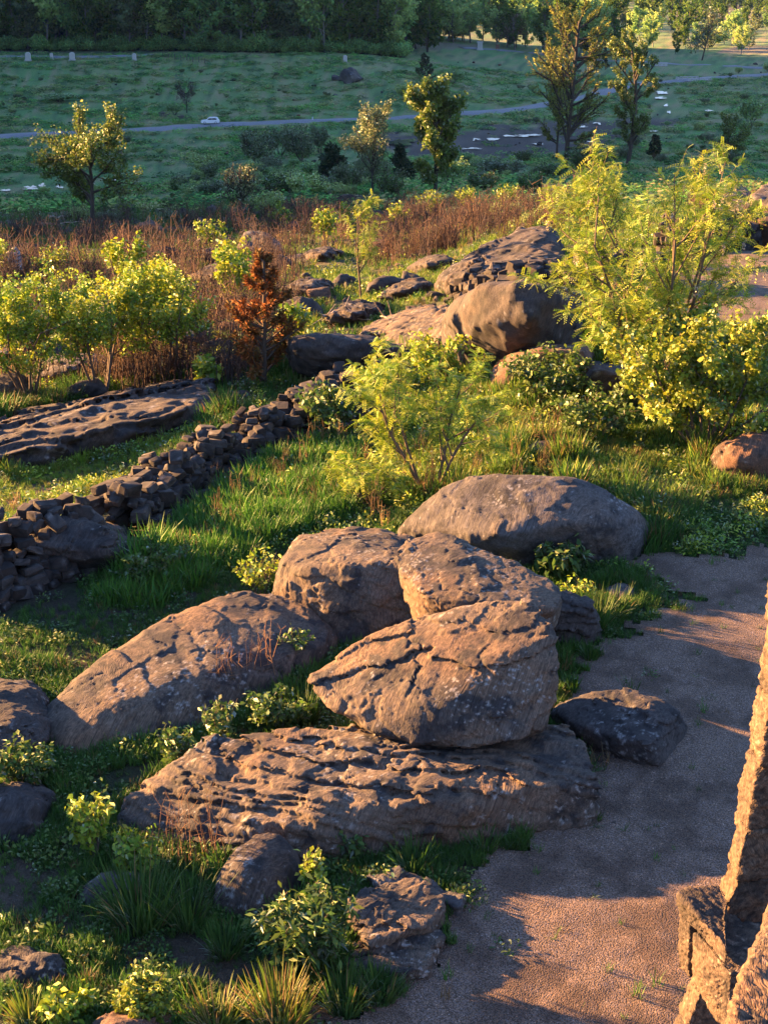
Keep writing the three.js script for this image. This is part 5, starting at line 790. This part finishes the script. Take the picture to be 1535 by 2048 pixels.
// ---------------------------------------------------------------- grass, ground cover, dry stalks, gravel
function tuftGeo(seed, n, h, spread, wid, bend, seg = 3) {
  const R = rng(seed), L = new Leaves();
  for (let i = 0; i < n; i++) { const a = R() * TAU, b = R() * TAU, r = Math.sqrt(R()) * spread, t = V(Math.cos(b) * (0.15 + 0.45 * R()), 1, Math.sin(b) * (0.15 + 0.45 * R())).normalize(), s = V(-Math.sin(b), 0, Math.cos(b)), c = 0.75 + 0.5 * R(); L.blade(V(Math.cos(a) * r, -0.01, Math.sin(a) * r), t, s, h * (0.5 + 0.6 * R()), wid * (0.7 + 0.6 * R()), bend * (0.4 + R()), R() < 0.1 ? [1.9, 1.3, 1.1] : [c, c, c], seg); }
  return L.geo();
}
const tufts = [tuftGeo(1, 16, 1, 0.25, 0.035, 0.3), tuftGeo(2, 20, 1, 0.35, 0.03, 0.5), tuftGeo(3, 13, 1, 0.2, 0.04, 0.2)];
function cloud(name, label, category, geo, mat, list) { // list of [x, y, z, yaw, sx, sy, r, g, b, tilt]
  if (!list.length) return; const im = new THREE.InstancedMesh(geo, mat, list.length), m = new THREE.Matrix4(), q = new THREE.Quaternion(), e = new THREE.Euler(), c = new THREE.Color();
  list.forEach((l, i) => { e.set(l[9] || 0, l[3], l[10] || 0); m.compose(V(l[0], l[1], l[2]), q.setFromEuler(e), V(l[4], l[5], l[4])); im.setMatrixAt(i, m); im.setColorAt(i, c.setRGB(l[6], l[7], l[8])); });
  im.castShadow = im.receiveShadow = true; top(im, name, label, category, undefined, 'stuff'); return im;
}
const wallNear = (x, z) => { let m = 9; for (const w of WALLS) m = Math.min(m, segDist(w.line, x, z)); return m; };
const LUSH = poly([[330, 1110], [380, 1000], [480, 940], [620, 880], [720, 900], [700, 1040], [560, 1080], [470, 1140], [300, 1220], [180, 1200]]);
const RIGHTLUSH = poly([[1240, 1000], [1300, 980], [1400, 1000], [1380, 1080], [1290, 1110]]);
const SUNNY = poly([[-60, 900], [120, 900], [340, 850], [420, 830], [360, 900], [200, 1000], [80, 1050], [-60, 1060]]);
{
  const R = rng(61), L = [[], [], []], cover = [], dead = [];
  const BRIGHT = [[0.07, 0.2, 0.02], [0.09, 0.23, 0.022], [0.05, 0.16, 0.02]], GREEN = [[0.055, 0.15, 0.017], [0.07, 0.175, 0.02], [0.042, 0.12, 0.016]], SUN_GOLD = [[0.2, 0.32, 0.028], [0.14, 0.27, 0.026], [0.27, 0.3, 0.045]], STRAW = [0.2, 0.135, 0.06];  // the gold greens carry the yellow of sunlight in their colour
  const bands = [[8, 14, 900, 1], [14, 21, 560, 1], [21, 28, 330, 1.1], [28, 36, 150, 1.25], [36, 60, 44, 1.6], [60, 100, 13, 2.2], [100, 150, 4.5, 3]];
  for (const [d0, d1, dens, big] of bands) {
    const n = Math.round(dens * (d1 * d1 - d0 * d0) * 0.32);
    for (let i = 0; i < n; i++) {
      const d = Math.sqrt(d0 * d0 + R() * (d1 * d1 - d0 * d0)), a = (R() * 2 - 1) * 0.35, x = a * d, z = -d; if (Math.abs(a) > 0.34) continue;
      const patch = fbm2(x * 0.5, z * 0.5, 3), fine = n2(x * 2.3, z * 2.3);
      if (d < 62) { const p = pathness(x, z); if (p === 1 || p === 2) { if (R() > 0.012) continue; } else if ((p === 3 && R() > 0.3) || (p === 4 && R() > 0.25)) continue; }
      let y = groundY(x, z); if (d < 70 && insideRock(x, y + 0.06, z, 0.01)) continue; if (d < 48 && wallNear(x, z) < 0.85) continue;
      let h = 0.09 + 0.07 * ss(patch, -0.3, 0.4), pal = GREEN, straw = 0.05, keep = 0.62 + 0.5 * patch + 0.2 * fine;
      if (d < 34) {
        if (inside(LUSH, x, z)) { pal = BRIGHT; h = 0.24 + 0.2 * ss(fine, -0.4, 0.6); keep = 0.9; straw = 0.035; }
        else if (inside(RIGHTLUSH, x, z)) { h = 0.32; keep = 1; }
        else if (inside(SUNNY, x, z)) { h = 0.13 + 0.14 * ss(patch, 0, 0.5); pal = SUN_GOLD; keep = 0.75; straw = 0.12; }  // sunlit strip: its sunlight is painted into the grass colour
        else if (d > 21) { h = 0.2 + 0.2 * ss(patch, -0.1, 0.5); keep = 0.75; pal = x > 0 ? (R() < 0.5 ? SUN_GOLD : GREEN) : GREEN; straw = 0.1; }
        else if (x < -1.6 && d < 15) { h = 0.06 + 0.06 * R(); keep = 0.32 + patch; }
        else if (x < -2.5 && d < 19) { h = 0.07 + 0.08 * R(); keep = 0.5 + patch; }
        if (insideRock(x, y + 0.05, z, 0.3)) { h *= 1.7; keep = 1; }
      } else { pal = R() < 0.55 ? SUN_GOLD : GREEN; h = 0.22 + 0.15 * R(); straw = 0.4 * ss(-patch, -0.1, 0.3); keep = 0.3 + 0.9 * patch; if (d > 85) pal = GREEN; }
      if (R() > keep) continue;
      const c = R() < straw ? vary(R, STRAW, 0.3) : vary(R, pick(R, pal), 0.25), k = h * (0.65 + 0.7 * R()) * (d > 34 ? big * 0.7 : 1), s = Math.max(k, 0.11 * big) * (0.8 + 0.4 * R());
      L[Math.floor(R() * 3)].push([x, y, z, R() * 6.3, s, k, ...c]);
      if (d > 18 && d < 110 && R() < 0.1 * (patch + 0.5)) cover.push([x, y, z, R() * 6.3, big * (0.5 + 0.5 * R()), big * (0.4 + 0.5 * R()), ...vary(R, pick(R, d > 80 ? PAL.green : R() < 0.6 ? PAL.locust : PAL.green), 0.2)]);
      else if (d < 18 && R() < 0.035) cover.push([x, y, z, R() * 6.3, 0.4 + 0.35 * R(), 0.3 + 0.3 * R(), ...vary(R, pick(R, PAL.green), 0.25)]);
    }
  }
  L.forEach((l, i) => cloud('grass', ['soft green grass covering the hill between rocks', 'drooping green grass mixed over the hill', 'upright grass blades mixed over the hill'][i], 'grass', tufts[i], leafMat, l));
  // leafy ground cover
  const W = new Leaves(), Rw = rng(9); for (let i = 0; i < 34; i++) { const a = Rw() * TAU, r = Math.sqrt(Rw()) * 0.2, p = V(Math.cos(a) * r, 0.02 + Rw() * 0.26 * (1 - r), Math.sin(a) * r), k = 0.8 + 0.4 * Rw(); W.leaf(p, rdir(Rw, 0.1), rdir(Rw, 1.2), 0.09, 0.05, [k, k, k]); }
  cloud('ground_cover', 'leafy weeds mixed into the grass on the hill', 'weeds', W.geo(), leafMat, cover);

  // dry stalks: bundles of thin reddish brown stems
  const stalk = (seed) => { const R2 = rng(seed), S = new Sticks(); for (let i = 0; i < 7; i++) { const a = R2() * TAU, r = R2() * 0.34, b = R2() * TAU, l = 0.5 + 0.6 * R2(), p = [V(Math.cos(a) * r, -0.03, Math.sin(a) * r)]; let q = p[0]; const d = V(Math.cos(b) * 0.22, 1, Math.sin(b) * 0.22).normalize(); for (let k = 0; k < 4; k++) { d.addScaledVector(rdir(R2), 0.13).normalize(); q = q.clone().addScaledVector(d, l / 4); p.push(q); } const c = 0.7 + 0.6 * R2(); S.tube(p, 0.011, 0.004, [c, c * 0.95, c * 0.9], 3); for (let k = 0; k < 3; k++) { const o = p[2 + Math.floor(R2() * 3)], e = o.clone().addScaledVector(rdir(R2, 0.9), 0.16 + 0.12 * R2()); S.tube([o, e], 0.006, 0.003, [c, c * 0.95, c * 0.9], 3); } } return S.geo(); };
  const Ls = [[], []], RS2 = rng(62);
  const BROWN = poly([[-80, 815], [-80, 470], [200, 440], [420, 440], [620, 400], [900, 392], [1150, 380], [1240, 420], [1120, 470], [960, 520], [860, 530], [700, 520], [600, 540], [600, 640], [560, 790], [420, 800], [200, 780]]);
  const DRYR = poly([[1380, 430], [1390, 340], [1600, 320], [1600, 430]]);
  for (let i = 0; i < 60000 && Ls[0].length + Ls[1].length < 2000; i++) {
    const d = 27 + 95 * RS2() ** 1.5, x = (RS2() * 2 - 1) * 0.34 * d, z = -d, inB = inside(BROWN, x, z), inR = !inB && inside(DRYR, x, z); if (!inB && !inR) continue;
    const p = fbm2(x * 0.13 + 4, z * 0.13, 3); if (d > 62 && RS2() < 0.45) continue; if (RS2() > 0.05 + 2.0 * p + 0.75 * n2(x * 0.3, z * 0.3)) continue; const y = groundY(x, z); if (insideRock(x, y + 0.2, z)) continue;
    const k = (0.55 + 0.65 * RS2()) * (d > 60 ? 1.25 : 1);
    Ls[RS2() < 0.5 ? 0 : 1].push([x, y, z, RS2() * 6.3, k * (d > 60 ? 1.5 : 1.1), k * 1.15, ...vary(RS2, pick(RS2, [[0.085, 0.052, 0.04], [0.05, 0.036, 0.034], [0.125, 0.075, 0.05]]), 0.25)]);
  }
  for (let i = 0; i < 50; i++) { const u = 420 + R() * 700, v = 880 + R() * 200, p = gnd(u, v); if (insideRock(p.x, p.y + 0.1, p.z)) continue; Ls[0].push([p.x, p.y, p.z, R() * 6, 0.3 + 0.2 * R(), 0.5 + 0.35 * R(), ...vary(R, [0.18, 0.115, 0.055], 0.25)]); }
  for (const [u, v] of [[470, 1390], [500, 1380], [530, 1370], [450, 1410], [380, 1740], [420, 1730], [340, 1730], [1060, 900], [1080, 905], [1110, 900], [640, 740], [600, 760], [670, 745]]) { const p = gnd(u, v); Ls[1].push([p.x, p.y, p.z, R() * 6, 0.55, 0.7, 0.18, 0.1, 0.05]); }
  cloud('dry_stalks', 'thicket of thin reddish brown dry stalks over the slope', 'dry stalks', stalk(1), barkMat, Ls[0]); cloud('dry_stalks', 'bare brown brush mixed through the dry stalks', 'dry stalks', stalk(2), barkMat, Ls[1]);
  // rough meadow clumps in the valley
  const far = [], Rf = rng(63);
  for (let i = 0; i < 90000 && far.length < 20000; i++) { const d = 110 + 430 * Rf() ** 0.8, x = (Rf() * 2 - 1) * 0.33 * d, z = -d, p = fbm2(x * 0.03, z * 0.06, 3); if (Rf() > 0.4 + 1.4 * p || roadness(x, z) < 1 || (bedness(x, z) && Rf() < 0.8)) continue; if (d > 525 && x / d < 0.02) continue; if (segDist(STREAM, x, z) < 5) continue; const k = 0.7 + 1.7 * Rf() * Rf(); far.push([x, groundY(x, z), z, Rf() * 6.3, k * 1.5, k * 0.8, ...vary(Rf, pick(Rf, [[0.14, 0.36, 0.08], [0.18, 0.4, 0.09], [0.28, 0.38, 0.11], [0.34, 0.32, 0.14], [0.06, 0.17, 0.05], [0.05, 0.14, 0.05]]), 0.3)]); }
  cloud('meadow_grass', 'rough tussocky grass over the valley meadows', 'grass', W.geo().scale(3, 2.2, 3), meadowMat, far);
  // loose gravel on the path and track
  const peb = boulderGeometry(Array.from({ length: 12 }, () => rdir(R).multiply(V(1, 0.6, 0.8))), { N: 1, k: 14, hollow: 1, rough: 0.5, cracks: 0, center: V(0, 0, 0) }); const pc = peb.attributes.color; for (let i = 0; i < pc.count; i++) pc.setXYZ(i, 1, 1, 1);
  const gl = [];
  for (let i = 0; i < 90000 && gl.length < 26000; i++) { const d = 8 + 14 * R(), x = (R() * 1.3 - 0.65) * 0.6 * d, z = -d, p = pathness(x, z); if (p !== 1 && p !== 3) continue; if (fbm2(x * 0.8, z * 0.8, 2) + (R() - 0.5) * 0.7 > 0.16) continue; const s = 0.004 + 0.009 * R() * R() + (R() < 0.004 ? 0.02 : 0), t = R() < 0.03 ? 0.34 : 0.06 + 0.13 * R(), w = R(); gl.push([x, groundY(x, z) + 0.014 + s * 0.2, z, R() * 6.3, s, s, t, t * (0.95 - 0.1 * w), t * (0.93 - 0.2 * w), R(), R()]); }
  cloud('gravel', 'loose gravel scattered on the path', 'gravel', peb, rockMat, gl);
}
// tall tufts that stand out singly
{
  const put = (u, v, h, w, label, col, straw, n, seed) => {
    const R = rng(seed), L = new Leaves(), p = gnd(u, v), s = 1 / pxPerM(-p.z), hh = h * s * 1.15, sp = w * s * 0.22;
    for (let i = 0; i < n; i++) { const a = R() * TAU, b = a + (R() - 0.5), r = Math.sqrt(R()) * sp, k = 0.12 + 0.5 * R(), t = V(Math.cos(b) * k, 1, Math.sin(b) * k).normalize(), sd = V(-Math.sin(b + R()), 0, Math.cos(b + R())).normalize(); L.blade(V(Math.cos(a) * r, -0.02, Math.sin(a) * r), t, sd, hh * (0.45 + 0.7 * R()), 0.011 + 0.006 * R(), 0.35 * R() + 0.1, R() < straw ? vary(R, [0.24, 0.17, 0.07], 0.2) : vary(R, pick(R, col), 0.25), 5); }
    const m = mesh(L.geo(), leafMat); m.position.copy(p); top(m, 'grass_tuft', label, 'grass tuft');
  };
  const G = [[0.048, 0.125, 0.016], [0.07, 0.145, 0.02], [0.038, 0.1, 0.015]], Y = [[0.13, 0.21, 0.022], [0.19, 0.21, 0.035], [0.09, 0.17, 0.02]];
  [[285, 1845, 185, 260, 'biggest green grass tuft in front of the rock ledge', G, 0.05, 340], [375, 1850, 150, 160, 'grass tuft just right of the biggest tuft', G, 0.05, 170], [560, 2046, 150, 260, 'golden seeding grass tuft at the bottom edge', Y, 0.3, 420], [430, 2060, 130, 160, 'golden grass tuft between the golden bush and seeding tuft', Y, 0.25, 220], [690, 2020, 130, 160, 'grass tuft at the lower corner of the stepped slab', G, 0.06, 220], [760, 2000, 110, 150, 'grass tuft where the stepped slab meets the gravel', G, 0.05, 200], [825, 1740, 90, 150, 'dark grass tuft at the front foot of the rock ledge', G, 0.02, 180], [880, 1770, 60, 110, 'low grass tuft between ledge and stepped slab', G, 0.02, 140], [970, 1700, 70, 110, 'small dark grass tuft at the ledge foot beside the gravel', G, 0.02, 120], [1190, 1260, 110, 120, 'bright grass tuft beside the low block', G, 0.05, 200], [1230, 1230, 70, 140, 'spreading grass tuft below the small flat stone', G, 0.05, 190], [1320, 1060, 90, 130, 'grass tuft at the right foot of the domed boulder', G, 0.04, 220], [1190, 1640, 40, 40, 'little grass sprig at the corner of the ledge', G, 0.02, 50], [450, 1905, 90, 150, 'dark grass tuft left of the tall bushy weed', G, 0.03, 200], [60, 2046, 90, 140, 'grass tuft in the bottom corner', Y, 0.15, 180], [610, 1440, 90, 110, 'bright grass tuft behind the balanced boulder tip', G, 0.04, 150], [1180, 1320, 60, 60, 'dark grass tuft in the shade of the low block', G, 0.02, 90]].forEach((a, i) => put(a[0], a[1], a[2], a[3], a[4], a[5], a[6], a[7], 700 + i));
}
// ---------------------------------------------------------------- car, cannons, markers and other small things far off
const paint = (r, g, b, rough = 0.5, metal = 0) => new THREE.MeshStandardMaterial({ color: new THREE.Color().setRGB(r, g, b), roughness: rough, metalness: metal });
const whitePaint = new THREE.MeshPhysicalMaterial({ color: new THREE.Color().setRGB(0.8, 0.82, 0.85), roughness: 0.35, clearcoat: 0.6, clearcoatRoughness: 0.1 });
const darkGlass = paint(0.02, 0.024, 0.03, 0.08), rubber = paint(0.025, 0.025, 0.027, 0.9), steel = paint(0.5, 0.52, 0.55, 0.35, 0.8), iron = paint(0.035, 0.035, 0.04, 0.6), markerStone = paint(0.46, 0.44, 0.43, 0.9), woodGrey = paint(0.13, 0.11, 0.1, 0.95), lampGlass = paint(0.75, 0.75, 0.72, 0.2), redGlass = paint(0.35, 0.02, 0.02, 0.3);
{
  const p = gnd(421, 250), car = new THREE.Group(); car.position.set(p.x, groundY(p.x, p.z) + 0.24, p.z); car.rotation.y = 0.06;
  const ext = (pts, w, bev = 0.05) => { const s = new THREE.Shape(pts.map(([x, y]) => new THREE.Vector2(x, y))), g = new THREE.ExtrudeGeometry(s, { depth: w - bev * 2, bevelEnabled: true, bevelSize: bev, bevelThickness: bev, bevelSegments: 2, steps: 1 }); g.translate(0, 0, -(w - bev * 2) / 2); return g; };
  mesh(ext([[-2.3, 0.42], [-2.28, 0.78], [-2.1, 0.92], [-1.1, 1.04], [-0.35, 1.06], [2.05, 1.08], [2.28, 0.95], [2.3, 0.45], [1.95, 0.36], [-2.0, 0.36]], 1.8), whitePaint, 'body', car);
  mesh(ext([[-1.05, 1.02], [-0.4, 1.5], [-0.1, 1.62], [1.5, 1.64], [1.85, 1.55], [2.12, 1.05]], 1.6, 0.09), whitePaint, 'roof', car);
  for (const s of [-1, 1]) { mesh(ext([[-0.72, 1.1], [-0.28, 1.48], [0.45, 1.5], [0.45, 1.1]], 0.03, 0.004).translate(0, 0, s * 0.815), darkGlass, 'window', car); mesh(ext([[0.52, 1.1], [0.52, 1.5], [1.4, 1.5], [1.75, 1.12]], 0.03, 0.004).translate(0, 0, s * 0.815), darkGlass, 'window', car); mesh(new THREE.BoxGeometry(1.7, 0.05, 0.05).translate(0.7, 1.72, s * 0.65), steel, 'roof_rail', car); }
  { const g = new THREE.BoxGeometry(0.04, 0.62, 1.4); g.rotateZ(-0.88); g.translate(-0.74, 1.29, 0); mesh(g, darkGlass, 'windscreen', car); }
  for (const [x, z] of [[-1.4, 0.8], [-1.4, -0.8], [1.4, 0.8], [1.4, -0.8]]) { const w = new THREE.Group(); w.name = 'wheel'; w.position.set(x, 0.36, z + Math.sign(z) * 0.02); car.add(w); mesh(new THREE.TorusGeometry(0.27, 0.1, 10, 24), rubber, 'tyre', w); mesh(new THREE.CylinderGeometry(0.21, 0.21, 0.12, 20).rotateX(Math.PI / 2), steel, 'rim', w); }
  for (const s of [-1, 1]) { mesh(new THREE.SphereGeometry(0.14, 12, 8).scale(0.5, 0.7, 1.3).translate(-2.24, 0.8, s * 0.66), lampGlass, 'headlight', car); mesh(new THREE.BoxGeometry(0.06, 0.3, 0.16).translate(2.3, 0.88, s * 0.76), redGlass, 'tail_light', car); mesh(new THREE.BoxGeometry(0.14, 0.12, 0.2).translate(-0.75, 1.12, s * 0.98), whitePaint, 'mirror', car); }
  mesh(ext([[-2.36, 0.36], [-2.36, 0.6], [-2.2, 0.62], [-2.2, 0.36]], 1.6, 0.03), rubber, 'bumper', car);
  top(car, 'parked_car', 'white sport utility car stopped on the valley road', 'car');
}
// field guns
for (const [u, v, yaw, label] of [[326, 234, 0.5, 'small field cannon on the grass above the road, farther from the car'], [364, 241, 0.35, 'small field cannon on the grass above the road, nearer the car']]) {
  const g = new THREE.Group(), p = gnd(u, v); g.position.copy(p); g.rotation.y = yaw;
  for (const s of [-1, 1]) { const w = new THREE.Group(); w.name = 'wheel'; w.position.set(0, 0.72, s * 0.78); g.add(w); mesh(new THREE.TorusGeometry(0.68, 0.055, 6, 24), woodGrey, 'rim', w); const sp = []; for (let k = 0; k < 7; k++) sp.push(new THREE.BoxGeometry(0.05, 1.3, 0.05).rotateZ(k * Math.PI / 7)); mesh(mergeGeometries(sp), woodGrey, 'spokes', w); }
  mesh(new THREE.CylinderGeometry(0.06, 0.06, 1.6, 8).rotateX(Math.PI / 2).translate(0, 0.72, 0), iron, 'axle', g);
  mesh(new THREE.LatheGeometry([[0, 0], [0.16, 0.02], [0.17, 0.5], [0.12, 0.9], [0.1, 1.6], [0.13, 1.7], [0.05, 1.7], [0.05, 1.5]].map((q) => new THREE.Vector2(...q)), 14).rotateZ(Math.PI / 2 - 0.08).translate(0.5, 0.98, 0), iron, 'barrel', g);
  mesh(new THREE.BoxGeometry(2.2, 0.18, 0.2).rotateZ(0.32).translate(1.0, 0.45, 0), woodGrey, 'trail', g);
  top(g, 'field_cannon', label, 'cannon');
}
// regiment markers along the wood edge
for (const [u, v, w, h, label] of [[57, 121, 9, 13, 'pale stone marker with peaked top nearest the left edge of the ridge'], [104, 119, 5, 10, 'smallest pale stone marker between two larger ones on the ridge'], [145, 121, 9, 13, 'pale stone marker right of the smallest one on the ridge'], [269, 121, 7, 11, 'round headed stone marker below the wood beside the rail fence'], [690, 126, 7, 12, 'lone grey stone marker on the ridge mound']]) {
  const p = gnd(u, v), s = 1 / pxPerM(-p.z), W = w * s, H = h * s, g = new THREE.Group(); g.position.copy(p);
  const sh = new THREE.Shape([[-W / 2, 0], [W / 2, 0], [W / 2, H * 0.82], [W * 0.28, H * 0.96], [0, H], [-W * 0.28, H * 0.96], [-W / 2, H * 0.82]].map((q) => new THREE.Vector2(...q)));
  mesh(new THREE.ExtrudeGeometry(sh, { depth: W * 0.45, bevelEnabled: true, bevelSize: 0.05, bevelThickness: 0.05, bevelSegments: 2 }).translate(0, 0.3, -W * 0.22), markerStone, 'tablet', g);
  mesh(new THREE.BoxGeometry(W * 1.35, 0.5, W * 0.85).translate(0, 0.1, 0), markerStone, 'plinth', g);
  top(g, 'stone_marker', label, 'marker');
}
// stone gatepost and brown panel by the far road
{
  const p = gnd(959, 100), g = new THREE.Group(); g.position.copy(p);
  mesh(new THREE.BoxGeometry(2.2, 3.2, 2.0).translate(0, 1.6, 0), markerStone, 'shaft', g); mesh(new THREE.BoxGeometry(2.6, 0.4, 2.4).translate(0, 3.35, 0), markerStone, 'cap', g); mesh(new THREE.BoxGeometry(2.8, 0.5, 2.6).translate(0, 0.2, 0), markerStone, 'plinth', g);
  top(g, 'stone_gatepost', 'pale stone gatepost beside the far road', 'gatepost');
  const q = gnd(994, 102), b = new THREE.Group(); b.position.copy(q); mesh(new THREE.BoxGeometry(1.6, 1.8, 0.2).translate(0, 1.9, 0), paint(0.16, 0.07, 0.05, 0.8), 'panel', b); for (const s of [-0.6, 0.6]) mesh(new THREE.BoxGeometry(0.18, 1.2, 0.18).translate(s, 0.55, 0), woodGrey, 'post', b);
  top(b, 'wooden_sign', 'brown panel sign on posts right of the stone gatepost', 'sign');
  const r = gnd(625, 241), k = new THREE.Group(); k.position.copy(r); mesh(new THREE.CylinderGeometry(0.14, 0.17, 0.75, 8).translate(0, 0.37, 0), paint(0.7, 0.7, 0.72), 'shaft', k); mesh(new THREE.SphereGeometry(0.16, 10, 6).translate(0, 0.78, 0), paint(0.7, 0.7, 0.72), 'cap', k); top(k, 'road_post', 'white post at the road edge right of the car', 'post');
}
// zigzag rail fence at the wood edge
{
  const g = new THREE.Group(), P0 = gnd(326, 116); g.position.copy(P0); const pts = [[326, 114], [338, 117], [350, 117], [362, 120], [374, 120], [386, 124], [398, 124], [410, 127]].map(([u, v]) => gnd(u, v));
  for (let i = 0; i < pts.length; i++) { mesh(new THREE.BoxGeometry(0.22, 1.7, 0.22), woodGrey, 'post', g).position.copy(pts[i]).sub(P0).add(V(0, 0.8, 0)); if (i) for (let k = 0; k < 4; k++) { const a = pts[i - 1], b = pts[i], m = mesh(new THREE.BoxGeometry(0.14, 0.16, a.distanceTo(b) + 0.6), woodGrey, 'rail', g); m.position.copy(a).lerp(b, 0.5).sub(P0).add(V(0, 0.35 + k * 0.38, 0)); m.lookAt(m.position.clone().add(b.clone().sub(a))); } }
  top(g, 'rail_fence', 'weathered wooden rail fence at the edge of the ridge wood', 'fence');
}
// two low bridges
for (const [u0, v0, u1, v1, label] of [[1296, 132, 1334, 131, 'small bridge with grey railings on the far road'], [1362, 163, 1408, 160, 'small bridge with pale railings on the nearer valley road']]) {
  const a = gnd(u0, v0), b = gnd(u1, v1), g = new THREE.Group(); g.position.copy(a); const d = b.clone().sub(a), L = d.length(), yaw = Math.atan2(-d.z, d.x); g.rotation.y = yaw;
  mesh(new THREE.BoxGeometry(L, 0.5, 7).translate(L / 2, 0.1, 0), paint(0.2, 0.2, 0.2, 0.9), 'deck', g);
  for (const s of [-3.4, 3.4]) { for (let k = 0; k < 2; k++) mesh(new THREE.BoxGeometry(L, 0.22, 0.16).translate(L / 2, 0.7 + k * 0.5, s), markerStone, 'rail', g); for (let k = 0; k < 5; k++) mesh(new THREE.BoxGeometry(0.25, 1.2, 0.25).translate(L * (k + 0.5) / 5, 0.7, s), markerStone, 'post', g); }
  for (const x of [0.3, L - 0.3]) mesh(new THREE.BoxGeometry(0.6, 1.2, 7).translate(x, -0.4, 0), markerStone, 'abutment', g);
  top(g, 'road_bridge', label, 'bridge');
}
// fallen dead branches and a stump
{
  const R = rng(88), bone = [0.3, 0.24, 0.19], branch = (u0, v0, u1, v1, rad, label, h = 0.15) => { const S = new Sticks(), a = gnd(u0, v0), b = gnd(u1, v1), pts = []; for (let i = 0; i <= 6; i++) { const p = a.clone().lerp(b, i / 6); p.y = groundY(p.x, p.z) + h + 0.15 * (R() - 0.3); p.x += (R() - 0.5) * 0.15; pts.push(p.sub(a)); } S.tube(pts, rad, rad * 0.4, bone, 6); for (let k = 0; k < 4; k++) { const o = pts[1 + Math.floor(R() * 5)]; S.tube([o, o.clone().add(rdir(R, 0.5).multiplyScalar(0.4 + 0.5 * R()))], rad * 0.5, rad * 0.2, bone, 5); } const m = mesh(S.geo(), barkMat); m.position.copy(a); top(m, 'fallen_branch', label, 'branch'); };
  branch(690, 652, 745, 646, 0.03, 'pale dead branch lying on the brown bedrock'); branch(762, 648, 800, 650, 0.035, 'short pale branch right of the other dead branch'); branch(70, 460, 160, 452, 0.06, 'grey fallen branch on the shaded slope left of the lone oak', 0.3); branch(100, 448, 150, 440, 0.05, 'smaller grey fallen branch above the other near the lone oak', 0.4); branch(640, 655, 700, 640, 0.05, 'dark fallen branch beside the rock shelf', 0.3);
}
// ---------------------------------------------------------------- evening air
scene.fog = new THREE.FogExp2(new THREE.Color().setRGB(0.25, 0.5, 1.0), 0.000025);
renderer.render(scene, camera);
